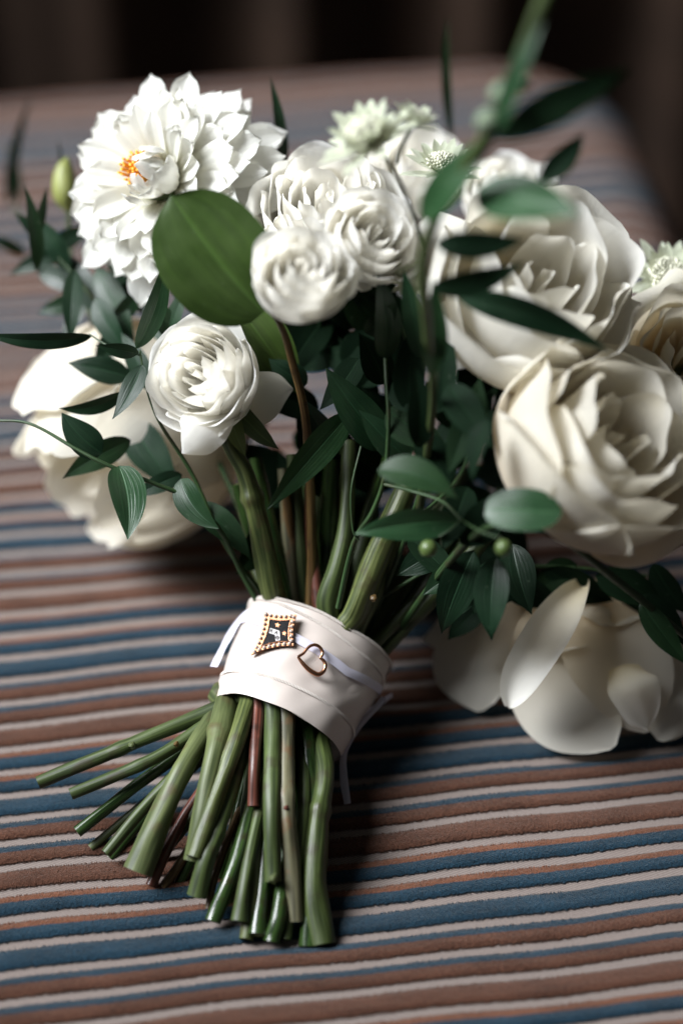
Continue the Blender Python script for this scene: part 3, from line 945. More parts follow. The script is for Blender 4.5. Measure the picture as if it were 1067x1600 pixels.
# ------------------------------------------------------------------ brooch and heart
def plane_map(px, py):
    p, n, t, th = on_band(px, py)
    n = nrm(n + 0.35 * (-FWD))
    o = p + n * 0.25

    def f(x, y, h=0.0):
        d = RT * ((x - 533.5) / F) + UPV * ((800 - y) / F) + FWD
        q = CAMP + d * ((o - CAMP).dot(n) / d.dot(n))
        return q + n * h
    return f, n, o


def concave(pts, bow, k=8):
    """closed outline through pts with each side bowed inwards by bow fraction"""
    out = []
    c = np.mean(pts, 0)
    for i in range(len(pts)):
        a, b = A(*pts[i]), A(*pts[(i + 1) % len(pts)])
        for j in range(k):
            f = j / k
            p = a + (b - a) * f
            nn = A(-(b - a)[1], (b - a)[0]); nn = nn * (1 if nn.dot(c - (a + b) / 2) > 0 else -1)
            out.append(p + nn * bow * 4 * f * (1 - f))
    return out


def slab(fmap, outline, h0, h1):
    n = len(outline)
    c = np.mean(outline, 0)
    V = [fmap(x, y, h0) for x, y in outline] + [fmap(x, y, h1) for x, y in outline] + [fmap(*c, h0), fmap(*c, h1)]
    Fc = []
    for i in range(n):
        j = (i + 1) % n
        Fc += [(i, j, n + j, n + i), (n + i, n + j, 2 * n + 1), (j, i, 2 * n)]
    return V, Fc


def sphere(c, r, n=8, m=6):
    V, Fc = [], []
    for j in range(m + 1):
        a = pi * j / m
        for i in range(n):
            b = 2 * pi * i / n
            V.append(c + A(sin(a) * cos(b), sin(a) * sin(b), cos(a)) * r)
    return V, gridfaces(n, m + 1, True)


def brooch():
    f, n, o = plane_map(432, 990)
    t = thing('brooch', 'kite shaped gold pin edged with tiny pearls on the satin ribbon', 'brooch', o)
    outer = [(413, 957), (463, 960), (458.5, 1008.5), (392, 1023)]
    ol = concave(outer, 0.055, 10)
    V, Fc = slab(f, ol, -0.10, 0.02)
    mk('frame', V, Fc, M['gold'], t, smooth=False)
    inn = concave([(421.5, 968), (455, 969.5), (452.5, 1003.5), (408, 1011.5)], 0.06, 10)
    V, Fc = slab(f, inn, 0.02, 0.055)
    mk('enamel_face', V, Fc, M['enamel'], t, smooth=False)
    # raised inner gold rim
    pts = [f(x, y, 0.06) for x, y in inn]
    v_, f_, uv_, mi_ = tube(pts + [pts[0]], [0.022] * (len(pts) + 1), 80, 6, cap=False, rough=0)
    mk('inner_rim', v_, f_, M['gold'], t, uv=uv_)
    # pearls along the four edges
    mid = concave([(416, 960.5), (460, 962.5), (456.2, 1006.5), (398, 1018.5)], 0.055, 24)
    P3 = np.array([f(x, y, 0.05) for x, y in mid] + [f(*mid[0], 0.05)])
    d = np.concatenate([[0], np.cumsum(np.linalg.norm(np.diff(P3, axis=0), axis=1))])
    k = 27
    for i in range(k):
        s = d[-1] * i / k
        c = A(*[np.interp(s, d, P3[:, a]) for a in range(3)])
        V, Fc = sphere(c, 0.068 if i else 0.08)
        mk('pearl', V, Fc, M['pearl'], t)
    # chevron with three letters, and two stars
    ch = [(423.2, 982.5), (437.5, 987), (438.5, 1001.5), (431.5, 1002.5), (430.5, 993), (421, 990)]
    V, Fc = slab(f, ch, 0.05, 0.075)
    n_ = len(ch)
    Fc = [q for q in Fc if len(q) == 4] + [(n_, n_ + 1, n_ + 4, n_ + 5), (n_ + 1, n_ + 2, n_ + 3, n_ + 4)]
    mk('chevron', V, Fc, M['enamel_white'], t, smooth=False)
    ex, ey = A(14.3, 4.5) / 15, A(-3.5, 11) / 11.5     # letter axes on the left arm (pixels)

    def letter(org, strokes, sx, sy, name='letter'):
        b = MB()
        for s in strokes:
            pts = [f(*(A(*org) + ex * x * sx + ey * (1 - y) * sy), 0.085) for x, y in s]
            v_, f_, uv_, mi_ = tube(pts, [0.016] * len(pts), max(2, 3 * len(pts)), 5, cap=True, capmi=0, rough=0)
            b.add(v_, f_, uv_, 0)
        b.build(name, M['ink'], t)
    letter((424.2, 984.2), [[(0, 0), (0, 1)], [(0.85, 1), (0, 0.45)], [(0.25, 0.6), (0.9, 0)]], 4.2, 5.0)
    letter((431.0, 986.6), [[(0, 0), (0.5, 1)], [(0.5, 1), (1, 0)], [(0.22, 0.38), (0.8, 0.38)]], 5.0, 5.2)
    circ = [(0.5 + 0.5 * cos(a), 0.5 + 0.5 * sin(a)) for a in np.linspace(0, 2 * pi, 13)]
    letter((432.7, 994.6), [circ, [(0.2, 0.5), (0.8, 0.5)]], 4.6, 4.8)
    for cx, cy, rr in ((434.5, 978, 4.6), (445, 991, 4.2)):
        pts = []
        for i in range(10):
            a = -pi / 2 + i * pi / 5 + 0.2
            q = rr if i % 2 == 0 else rr * 0.42
            pts.append((cx + q * cos(a), cy + q * sin(a)))
        V, Fc = slab(f, pts, 0.05, 0.09)
        mk('star', V, Fc, M['gold'], t, smooth=False)


brooch()


def heart():
    f, n, o = plane_map(488, 1031)
    pts = [(465.5, 1026.5), (474, 1021), (479.5, 1014), (486, 1009), (493, 1008), (499.5, 1011.5), (503.5, 1018), (503, 1024), (500.5, 1028),
           (505, 1032), (508, 1038), (507.5, 1045), (503.5, 1051), (497, 1054), (490, 1051.5), (482, 1046), (474, 1038), (469, 1031.5)]
    rad = [0.05, 0.05, 0.05, 0.055, 0.06, 0.06, 0.06, 0.055, 0.05, 0.06, 0.065, 0.07, 0.075, 0.085, 0.09, 0.085, 0.075, 0.06]
    q = [f(x, y, 0.02) for x, y in pts]
    v_, f_, uv_, mi_ = tube(q + [q[0]], rad + [rad[0]], 110, 12, cap=False, rough=0)
    ob = mk('heart_pendant', v_, f_, M['gold'], None, uv=uv_, origin=o)
    tag(ob, 'open gold heart charm pinned on the satin ribbon beside the kite pin', 'heart charm')


heart()


# ------------------------------------------------------------------ stems through the binding
def inband(t, q, layer):
    """point inside the binding: q -1..1 left to right, layer 0 front .. 1 centre .. 2 back"""
    rl = (RLB + (RLT - RLB) * t) * 0.86
    z = (RN * 0.78) * sqrt(max(0.0, 1 - q * q)) * (1 - layer)
    return CB + AX * BL_ * t + LV * rl * q + NV * z


G_STEM = 'cut stems bound by the satin ribbon'


def stem(label, low, qb, qt, up, mat, radl, radu=None, lb=0.0, lt=0.0, nodes=(), ridge=0.0, seed=0, pith='pith', sub=None, parent=None, buds=(), m=14, group=None):
    """low: list of (px,py,D) from the cut tip up; up: list of (px,py,D) above the binding; radii in cm"""
    pts = [P(*p) for p in low]
    rad = list(np.linspace(radl[0], radl[1], len(low)))
    E, X = inband(-0.03, qb, lb), inband(1.03, qt, lt)
    ru = radu or (radl[1], radl[1] * 0.9)
    dE = nrm(E - pts[-1])
    dX = nrm((P(*up[0]) if up else X + AX) - X)
    pts += [E, E + dE * 0.8, X - dX * 0.8, X]
    rad = [x * 0.84 for x in rad]
    rad += [radl[1] * 0.9, radl[1] * 0.85, ru[0] * 0.85, ru[0] * 0.95]
    if up:
        pts += [P(*p) for p in up]
        rad += list(np.linspace(ru[0], ru[1], len(up)))
    if len(up) == 1:
        pts.append(P(*up[0]) + (P(*up[0]) - X) * 0.9 + UPV * 0.6); rad.append(ru[1] * 0.85)
    n = 26 + 10 * len(pts)
    v_, f_, uv_, mi_ = tube(pts, rad, n, m, ridge=ridge, seed=seed, nodes=nodes, rough=0.035)
    if parent is not None:
        o = mk('stem', v_, f_, [M[mat], M[pith]], parent, uv=uv_, mi=mi_)
        if label: o['label'] = label
        t = parent
    else:
        t = thing('cut_stem', label, 'stem', pts[0], group or G_STEM)
        o = mk('stalk', v_, f_, [M[mat], M[pith]], t, uv=uv_, mi=mi_)
    for (px, py, D, r, mm) in buds:
        c = P(px, py, D)
        v2, f2, uv2, m2 = tube([c - AX * r * 0.9, c, c + AX * r * 1.1 + (-FWD) * r * 0.4], [r * 0.7, r, r * 0.25], 9, 9, capmi=0, seed=seed, rough=0.12)
        mk('bud_scar', v2, f2, M[mm], t, uv=uv2)
    return t


c_ = 1 / 44.5   # cm per pixel at the binding
# left fan
stem('uppermost green stem of the left fan, reaching furthest left', [(60, 1223, 84.6), (200, 1165, 84.9)], -0.92, 0.9, [(720, 885, 87)], 'stem', (0.27, 0.30), (0.3, 0.26), 0.3, 0.5,
     nodes=((0.14, 0.18),), seed=1, buds=((207, 1164, 84.55, 0.13, 'pale_stem'),))
stem('second green stem of the left fan with a brown nicked end', [(111, 1241, 84.2), (250, 1180, 84.6)], -0.88, 0.75, [(655, 930, 87), (700, 840, 87)], 'stem', (0.24, 0.27), (0.27, 0.22), 0.55, 0.3,
     nodes=((0.15, 0.10),), seed=2, buds=((276, 1162, 84.3, 0.10, 'brown_stem'),))
stem('wet nearly black stem in the left fan with a thin highlight', [(121, 1300, 84.4), (230, 1215, 85)], -0.70, 0.85, [(690, 900, 88.5)], 'dark_stem', (0.27, 0.25), None, 0.9, 0.9, seed=3, pith='darkpith')
stem('short light green stem just under the dark wet one', [(142, 1325, 84.8), (230, 1250, 85.2)], -0.60, 0.3, [(600, 850, 90)], 'pale_stem', (0.17, 0.17), None, 1.1, 1.1, seed=4)
stem('dark green stem with tip beside the short light one', [(166, 1334, 83.9), (250, 1235, 84.6)], -0.66, 0.6, [(640, 880, 89)], 'stem', (0.24, 0.24), None, 0.55, 0.8, seed=5, pith='darkpith')
stem('half hidden dark stem underneath the left fan', [(172, 1341, 84.7), (270, 1230, 85.4)], -0.5, 0.1, [(560, 860, 87.6)], 'dark_stem', (0.2, 0.2), None, 1.2, 1.3, seed=6, pith='darkpith')
stem('thick pale green stem with round bent end at centre left', [(216, 1362, 82.9), (245, 1290, 83.1), (290, 1195, 83.6)], -1.0, 0.35, [(575, 920, 87), (640, 760, 88)], 'pale_stem',
     (0.60, 0.44), (0.42, 0.36), 0.1, 0.5, nodes=((0.20, 0.06),), seed=7)
stem('wet reddish black stem next to the thick pale one', [(236, 1384, 83.4), (270, 1310, 83.8), (312, 1240, 84.4)], -0.35, -0.05, [(487, 860, 88.5), (500, 700, 90)], 'red_stem', (0.24, 0.22), None, 0.8, 0.9, seed=8, pith='darkpith')
stem('thin yellow brown stem below the reddish black one', [(255, 1387, 83.6), (300, 1320, 84.0)], -0.25, -0.25, [(460, 880, 87.6)], 'brown_stem', (0.22, 0.2), None, 1.1, 1.2, seed=9)
stem('pale stem with a swollen joint just under the ribbon', [(300, 1345, 82.6), (318, 1260, 82.8), (340, 1165, 83.6)], -0.97, 0.45, [(600, 880, 86.5), (625, 790, 86.5)], 'pale_stem',
     (0.34, 0.48), (0.36, 0.30), 0.0, 0.2, nodes=((0.27, 0.16),), seed=10, buds=((584, 934, 85.2, 0.13, 'brown_stem'),))
stem('green ribbed stem beside the jointed pale one', [(304, 1340, 82.2), (340, 1240, 82.8), (370, 1155, 83.6)], -0.62, 0.1, [(535, 840, 87.5), (545, 700, 89)], 'ribbed_stem',
     (0.36, 0.36), (0.33, 0.26), 0.1, 0.3, ridge=0.05, seed=11)
stem('stubby stem with a brown joint and pale round end', [(308, 1400, 82.3), (322, 1345, 82.3), (336, 1310, 82.6), (366, 1220, 83.4)], -0.45, 0.2, [(560, 870, 87.6)], 'stem', (0.42, 0.30), (0.3, 0.25), 0.4, 0.9,
     nodes=((0.13, 0.18),), seed=12)
stem('thin orange brown stem between the stubby one and the glossy one', [(325, 1420, 82.6), (345, 1345, 83.0)], -0.1, 0.0, [(520, 880, 87.6)], 'brown_stem', (0.15, 0.15), None, 0.9, 1.1, seed=13)
stem('short red brown stem ending halfway under the ribbon', [(396, 1260, 83.0), (398, 1190, 83.4)], -0.44, -0.1, [(487, 850, 87.0), (484, 760, 87)], 'red_stem', (0.26, 0.25), (0.22, 0.2), 0.1, 0.3, seed=14, pith='darkpith',
     nodes=((0.62, 0.5),))
stem('dark stem leaning left below the short red brown one', [(333, 1440, 82.0), (370, 1340, 82.6)], -0.1, -0.4, [(430, 850, 87.6)], 'dark_stem', (0.33, 0.3), None, 0.7, 1.0, seed=15, pith='darkpith')
stem('glossy dark green stem with a long bright highlight', [(374, 1440, 81.6), (388, 1350, 82.2)], 0.0, -0.55, [(420, 860, 87.6)], 'stem', (0.36, 0.25), None, 0.45, 0.9, seed=16)
stem('smooth bright green stem at the middle with a pale tip', [(427, 1378, 81.9), (425, 1250, 82.4)], -0.16, -0.2, [(470, 850, 87.6)], 'stem', (0.36, 0.36), (0.3, 0.25), 0.1, 0.9, seed=17,
     buds=((428, 1372, 81.55, 0.17, 'pale_stem'),))
stem('grey brown woody stem with an orange scar at its joint', [(462, 1440, 81.9), (455, 1340, 82.2), (447, 1250, 82.6)], 0.08, -0.35, [(455, 860, 87.6)], 'grey_stem', (0.38, 0.36), (0.3, 0.25), 0.1, 1.0,
     nodes=((0.24, 0.12),), seed=18, buds=((447, 1262, 82.2, 0.10, 'red_stem'),))
stem('dark stem behind the smooth bright green one', [(402, 1462, 81.6), (415, 1340, 82.8)], -0.05, 0.5, [(600, 870, 87.6)], 'dark_stem', (0.40, 0.33), None, 0.6, 1.1, seed=19)
stem('slim green stem in the gap right of the grey brown one', [(446, 1468, 81.7), (474, 1270, 83)], 0.46, 0.65, [(650, 880, 89)], 'stem', (0.26, 0.26), None, 0.5, 1.0, seed=20)
stem('stout dark stem standing upright at the back right', [(482, 1480, 81.8), (490, 1300, 83)], 0.5, 0.0, [(510, 860, 87.6)], 'dark_stem', (0.42, 0.40), None, 0.4, 1.2, seed=21)
stem('broad flattened stem at the far right of the cut ends', [(505, 1476, 81.8), (490, 1380, 82.3), (496, 1290, 82.9), (508, 1215, 83.8)], 0.78, -0.75, [(398, 880, 88), (385, 800, 88.5)], 'shaded_stem',
     (0.56, 0.40), (0.24, 0.16), 0.3, 0.5, nodes=((0.27, 0.2),), seed=22, pith='darkpith', m=16)
stem('short cut end sticking out at the bottom centre', [(425, 1472, 81.5), (440, 1400, 82)], 0.3, -0.6, [(405, 870, 87.6)], 'dark_stem', (0.35, 0.3), None, 0.8, 1.2, seed=23)
for k, (tx, ty, tD, q_, mt_, rr_) in enumerate(((276, 1392, 83.9, -0.5, 'dark_stem', 0.27), (352, 1432, 83.0, -0.3, 'shaded_stem', 0.28), (388, 1458, 82.6, -0.1, 'dark_stem', 0.30), (345, 1372, 83.6, -0.35, 'dark_stem', 0.26),
        (418, 1470, 82.3, 0.1, 'shaded_stem', 0.30), (462, 1474, 82.4, 0.3, 'dark_stem', 0.32), (240, 1352, 84.4, -0.7, 'shaded_stem', 0.24), (474, 1462, 82.6, 0.55, 'shaded_stem', 0.30))):
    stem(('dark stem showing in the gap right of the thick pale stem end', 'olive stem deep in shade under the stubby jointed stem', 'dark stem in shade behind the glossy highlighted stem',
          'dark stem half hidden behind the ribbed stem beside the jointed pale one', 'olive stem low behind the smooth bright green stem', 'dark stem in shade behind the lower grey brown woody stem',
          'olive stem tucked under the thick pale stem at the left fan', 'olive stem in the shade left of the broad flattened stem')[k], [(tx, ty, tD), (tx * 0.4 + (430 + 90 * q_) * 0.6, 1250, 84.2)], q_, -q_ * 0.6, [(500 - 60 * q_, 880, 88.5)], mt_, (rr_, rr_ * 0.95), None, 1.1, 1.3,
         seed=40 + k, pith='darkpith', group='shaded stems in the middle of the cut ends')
# stems whose upper ends show
stem(None, [(385, 1468, 81.7), (400, 1360, 82.6)], -0.1, -0.8, [(424, 915, 86.5), (408, 835, 86.1), (395, 780, 85.9), (382, 735, 85.8), (364, 705, 85.8), (348, 670, 85.9), (335, 640, 85.9)], 'ribbed_stem', (0.3, 0.36), (0.43, 0.20),
     0.9, 0.1, nodes=((0.83, 0.25),), ridge=0.03, seed=24, parent=t_rose)
stem('big ribbed green stem rising right of centre above the ribbon', [(490, 1440, 82.6), (500, 1300, 83.6)], 0.62, 0.28, [(556, 955, 86.0), (585, 880, 85.7), (612, 815, 85.6), (640, 752, 85.8)], 'ribbed_stem', (0.3, 0.36), (0.46, 0.40),
     0.7, -0.12, ridge=0.02, seed=25)
stem('smooth green stem curving up to the left of the big ribbed one', [(455, 1455, 82.8), (465, 1300, 84)], 0.4, 0.02, [(512, 935, 86.0), (528, 880, 85.9), (541, 810, 86.1), (545, 690, 87)], 'stem', (0.25, 0.3), (0.38, 0.24), 0.9, 0.0, seed=26)

# ------------------------------------------------------------------ leaves
def leaf(parent, b, t, w, Db, Dt, side=0.0, roll=0.0, mat='leaf', shape='lance', bow=0.12, fold=0.18, twist=0.0, seed=0, curl=0.0, petiole=True):
    """b, t: pixel of base and tip, w: full width in pixels at its depth"""
    r = random.Random(seed * 31 + int(b[0]) * 7 + int(t[1]))
    p0, p1 = P(b[0], b[1], Db), P(t[0], t[1], Dt)
    Lg = np.linalg.norm(p1 - p0)
    hw = 0.5 * w / F * (Db + Dt) / 2
    T0 = nrm(p1 - p0)
    n = nrm(-FWD - T0 * T0.dot(-FWD))
    s = np.cross(T0, n)
    n, s = n * cos(radians(roll)) + s * sin(radians(roll)), s * cos(radians(roll)) - n * sin(radians(roll))
    sv = nrm(np.cross(FWD, T0))
    ctr = (p0 + p1) / 2 + n * bow * Lg + sv * (side / F * (Db + Dt) / 2)
    nu, nv = 11, 22
    V = np.zeros((nv, nu, 3)); UV = np.zeros((nv, nu, 2))
    ph = r.uniform(0, 6.28)
    for j in range(nv):
        v = j / (nv - 1)
        c = (1 - v) ** 2 * p0 + 2 * v * (1 - v) * ctr + v * v * p1
        T = nrm(2 * (1 - v) * (ctr - p0) + 2 * v * (p1 - ctr))
        if shape == 'lance': q = (v ** 0.7) * (1 - v) ** 1.12 / 0.297
        elif shape == 'ovate': q = (v ** 0.55) * (1 - v) ** 1.0 / 0.363
        elif shape == 'round': q = max(0, 1 - abs(2 * v - 0.96) ** 2.3) ** 0.5 if v < 0.99 else 0
        else: q = (v ** 0.5) * (1 - v) ** 0.5 / 0.5
        q = max(q, 0.02)
        tw = twist * v
        n2 = nrm(n - T * n.dot(T)); s2 = np.cross(T, n2)
        n2, s2 = n2 * cos(tw) + s2 * sin(tw), s2 * cos(tw) - n2 * sin(tw)
        for i in range(nu):
            u = -1 + 2 * i / (nu - 1)
            x = u * hw * q
            h = fold * abs(x) - curl * x * x / max(hw, 0.05) + 0.05 * hw * sin(6 * v + ph + u * 1.5) * abs(u)
            V[j, i] = c + s2 * x + n2 * h; UV[j, i] = (u / 2 + 0.5, v)
    return mk('leaf', V.reshape(-1, 3), gridfaces(nu, nv), M[mat], parent, uv=UV.reshape(-1, 2))


def sprig(name, label, cat, group, stems, leaves, base, mat='leaf', smat='vine'):
    t = thing(name, label, cat, P(*base), group)
    for k, (pts, r0, r1) in enumerate(stems):
        v_, f_, uv_, mi_ = tube([P(*p) for p in pts], list(np.linspace(r0, r1, len(pts))), 14 * len(pts), 8, capmi=0, seed=k)
        mk('stem', v_, f_, M[smat], t, uv=uv_)
    for k, l in enumerate(leaves):
        kw = dict(l[6]) if len(l) > 6 else {}
        kw.setdefault('mat', mat)
        leaf(t, l[0], l[1], l[2], l[3], l[4], l[5], seed=k, **kw)
    return t


G_SPRIG = 'ruscus sprigs among the flowers'
sprig('ruscus_sprig', 'dark leafy sprig standing up at the left below the dahlia', 'leafy sprig', G_SPRIG,
      [([(420, 900, 89), (330, 700, 90), (235, 560, 90), (150, 470, 90), (90, 400, 90.5), (56, 370, 91)], 0.12, 0.05)],
      [((58, 424), (38, 288), 24, 90, 89, 10, dict(roll=20)), ((56, 380), (74, 290), 18, 90, 89, -6, dict(roll=40)),
       ((108, 422), (52, 335), 34, 90.5, 90.5, 12, dict(roll=-20)), ((95, 398), (190, 515), 44, 91, 90, 6, {}),
       ((150, 420), (212, 545), 46, 90, 89, -10, dict(roll=15)), ((118, 420), (112, 540), 32, 89.5, 88.5, 8, dict(roll=-15)),
       ((150, 465), (205, 555), 40, 89, 88.5, 6, dict(roll=20)), ((100, 395), (15, 430), 30, 92, 92, 4, {}),
       ((245, 500), (160, 400), 36, 91, 91, 6, {}), ((230, 470), (300, 560), 44, 89, 88, 5, dict(roll=25)),
       ((60, 420), (150, 455), 34, 92, 91, 6, {}), ((130, 470), (60, 490), 30, 92, 92, 4, {}), ((80, 385), (150, 350), 30, 92, 91.5, 5, dict(mat='deep')), ((120, 440), (185, 470), 40, 91, 90, 5, dict(mat='deep')), ((170, 480), (240, 430), 38, 90, 89.5, 6, dict(mat='deep')), ((190, 510), (150, 590), 36, 89.5, 89, 5, dict(mat='deep')), ((215, 540), (280, 600), 42, 89.5, 89, 5, dict(mat='deep')), ((140, 450), (95, 540), 30, 91, 90.5, -6, dict(roll=25)), ((62, 380), (20, 330), 20, 91, 91, 5, dict(roll=30)), ((230, 560), (300, 640), 50, 89, 88.5, 5, dict(mat='deep')), ((180, 500), (225, 440), 30, 89.5, 88.5, 6, dict(roll=20))], (420, 900, 89))
sprig('ruscus_sprig', 'blurred grass like sprig at the far left edge beside the dahlia', 'leafy sprig', G_SPRIG,
      [([(120, 440, 97), (60, 370, 99), (20, 322, 100)], 0.06, 0.04)],
      [((14, 322), (50, 150), 18, 100, 99, -24, dict(roll=30)), ((28, 324), (10, 222), 15, 101, 101, 8, dict(roll=30)),
       ((40, 398), (-25, 372), 20, 97, 96, 8, {}), ((100, 325), (90, 215), 9, 94, 93, 4, dict(roll=20))], (120, 440, 97))
sprig('ruscus_sprig', 'curling sprig with a long leaf pointing left across the big cream rose', 'leafy sprig', G_SPRIG,
      [([(415, 935, 87.5), (352, 850, 86.5), (300, 740, 86), (250, 660, 85.5), (228, 600, 85), (219, 548, 85)], 0.10, 0.04),
       ([(219, 555, 85), (170, 540, 85.5), (140, 522, 86)], 0.04, 0.03)],
      [((213, 545), (259, 397), 36, 85, 84.2, 14, dict(roll=25, mat='leaf2')), ((217, 552), (150, 540), 26, 85, 84.6, 8, dict(roll=-30, bow=0.25)),
       ((145, 525), (-30, 520), 28, 86, 85.4, -12, dict(roll=-25)), ((222, 570), (176, 655), 36, 84.8, 84.2, -14, dict(roll=20)),
       ((196, 612), (90, 637), 27, 86, 86, -16, dict(roll=-35)), ((205, 590), (106, 567), 42, 87.5, 87.5, 4, dict(roll=0)),
       ((270, 530), (232, 462), 34, 87, 86.5, 5, dict(roll=15)), ((262, 535), (298, 443), 28, 87, 86.5, -5, dict(roll=-20)),
       ((235, 610), (190, 520), 36, 87.5, 88, 4, {}), ((200, 655), (280, 765), 62, 88.5, 88, 6, {}), ((245, 620), (300, 560), 34, 88, 87.5, 6, {})], (415, 935, 87.5))
sprig('ruscus_sprig', 'thin trailing sprig crossing the cream rose at lower left with pointed leaves', 'leafy sprig', G_SPRIG,
      [([(402, 940, 87), (375, 890, 86.6), (345, 830, 85.8), (300, 782, 85.2), (240, 755, 84.8), (169, 727, 84.6), (117, 700, 84.8), (47, 662, 85.2), (-15, 657, 85.6)], 0.11, 0.045)],
      [((160, 708), (97, 645), 50, 85.5, 85.2, -12, dict(shape='ovate', roll=10)), ((205, 688), (98, 748), 42, 87, 86.6, 10, dict(roll=-15)),
       ((186, 728), (200, 843), 60, 84.6, 83.6, -12, dict(shape='ovate', roll=-20, bow=0.10, mat='leaf2', fold=0.3)),
       ((283, 748), (342, 826), 50, 85, 84.4, 14, dict(shape='ovate', roll=25)), ((298, 788), (392, 874), 46, 86.5, 86.2, -14, dict(roll=-20)),
       ((285, 742), (208, 778), 30, 86.5, 86.2, 5, {})], (402, 940, 87))
sprig('ruscus_sprig', 'vine with berries and dark leaves climbing over the middle of the stems', 'leafy sprig', G_SPRIG,
      [([(528, 950, 85.2), (552, 850, 84.2), (582, 799, 83.6), (601, 742, 83), (607, 660, 82.5), (603, 585, 82.5), (600, 520, 83)], 0.10, 0.06),
       ([(560, 844, 83.8), (551, 825, 83.6), (549, 765, 83.4), (564, 697, 83.4)], 0.045, 0.04),
       ([(601, 757, 83), (645, 768, 82), (691, 784, 81), (720, 812, 80)], 0.06, 0.05),
       ([(720, 812, 80), (700, 830, 80.4), (672, 845, 80.8)], 0.035, 0.03), ([(720, 812, 80), (750, 830, 79), (784, 842, 78.5)], 0.035, 0.03)],
      [((545, 648), (417, 797), 52, 84, 83.2, 10, dict(roll=-20, shape='ovate')), ((603, 700), (509, 575), 64, 84.2, 83.6, -10, dict(roll=12, shape='ovate')),
       ((716, 815), (555, 834), 56, 80.5, 81, 18, dict(roll=-22, mat='leaf2')), ((590, 735), (715, 780), 60, 79.5, 79, -18, dict(roll=-30)),
       ((605, 640), (700, 700), 60, 83, 82, 8, dict(mat='deep')), ((600, 600), (560, 520), 50, 84, 83, 8, dict(mat='deep'))], (528, 950, 85.2))
for (px, py, D, r_, lb) in ((669, 857, 80.6, 0.30, 'round green berry hanging below the long glossy leaf'), (786, 856, 78.4, 0.27, 'round green berry below the big cream rose')):
    c = P(px, py, D)
    v_, f_, uv_, mi_ = tube([c + UPV * r_, c + UPV * r_ * 0.7, c, c - UPV * r_ * 0.75, c - UPV * r_], [0.06, r_ * 0.72, r_, r_ * 0.68, 0.03], 18, 14, capmi=0, rough=0.01)
    o = mk('berry', v_, f_, M['berry'], None, uv=uv_, origin=c)
    tag(o, lb, 'berry', 'green berries on the vine')
tall_ = sprig('ruscus_sprig', 'tall out of focus sprig leaning out at the upper right with a pale shiny leaf', 'leafy sprig', G_SPRIG,
      [([(640, 900, 87), (675, 640, 80), (668, 520, 77), (660, 410, 75), (690, 320, 73.5), (735, 250, 72), (775, 185, 71), (815, 85, 70), (862, -30, 69)], 0.14, 0.24)],
      [((775, 218), (985, 108), 60, 70.5, 71.5, -14, dict(roll=14)), ((842, 282), (912, 206), 40, 75, 75, 8, dict(roll=15)),
       ((745, 295), (908, 336), 92, 73.2, 70.6, 6, dict(roll=-22, mat='leaf2', bow=0.06, fold=0.05)), ((680, 380), (822, 374), 44, 75, 75, 8, dict(roll=15)),
       ((672, 450), (818, 410), 42, 76, 76, 14, dict(roll=20)), ((660, 345), (782, 205), 60, 73.5, 71.5, -8, dict(roll=-18, mat='leaf2')),
       ((712, 462), (952, 549), 50, 77, 77, -30, dict(roll=20)), ((672, 588), (676, 436), 42, 78, 77, 4, dict(roll=20, mat='leaf2')),
       ((655, 700), (648, 570), 44, 81, 80, 6, dict(roll=10, mat='deep')), ((762, 655), (738, 752), 40, 78, 78, 6, dict(roll=40, mat='deep')),
       ((700, 600), (770, 700), 56, 80, 79, 6, dict(mat='deep')), ((778, 205), (850, 30), 34, 70.3, 69, -8, dict(roll=-20, mat='leaf2'))], (640, 900, 87), smat='stem')
for (px, py, D, r_) in ((785, 148, 70.3, 0.42), (762, 190, 70.8, 0.40), (812, 128, 72, 0.34)):
    cc_ = P(px, py, D)
    v_, f_, uv_, mi_ = tube([cc_ - UPV * r_, cc_ - UPV * r_ * 0.5, cc_, cc_ + UPV * r_ * 0.7, cc_ + UPV * r_], [0.08, r_ * 0.8, r_, r_ * 0.6, 0.05], 16, 12, capmi=0)
    mk('bud', v_, f_, M['palebud'], tall_, uv=uv_)
sprig('ruscus_sprig', 'sprig drooping at the lower right with a rounded leaf before the largest rose', 'leafy sprig', G_SPRIG,
      [([(620, 990, 87.5), (700, 880, 83), (760, 825, 80), (820, 824, 79.5), (879, 842, 80), (971, 913, 82), (1070, 994, 84)], 0.14, 0.13)],
      [((758, 795), (878, 800), 70, 78.5, 78, 4, dict(roll=-15, shape='round', mat='leaf2')), ((775, 870), (768, 1000), 56, 82, 82, 8, dict(roll=10)),
       ((740, 860), (690, 990), 60, 83, 84, 8, {}), ((800, 850), (830, 960), 56, 83.5, 83, 8, {}), ((720, 850), (800, 760), 60, 81, 81, 6, dict(mat='deep')),
       ((740, 880), (660, 930), 50, 84, 84, 6, {}), ((1000, 940), (1075, 1040), 40, 83, 83, 6, {})], (620, 990, 87.5))
sprig('salal_sprig', 'pair of broad round green leaves on a brown stalk in front of the dahlia', 'leafy sprig', None,
      [([(484, 960, 87), (487, 840, 86.5), (478, 660, 84.5), (455, 560, 83), (437, 505, 82), (400, 455, 81.3)], 0.2, 0.10)],
      [((412, 488), (268, 305), 178, 81.3, 80.6, -6, dict(shape='round', mat='broad', roll=-12, bow=0.08, fold=0.12)),
       ((372, 478), (468, 614), 92, 86.0, 87.0, -6, dict(shape='ovate', mat='broad', roll=15))], (484, 960, 87), smat='brown_stem')

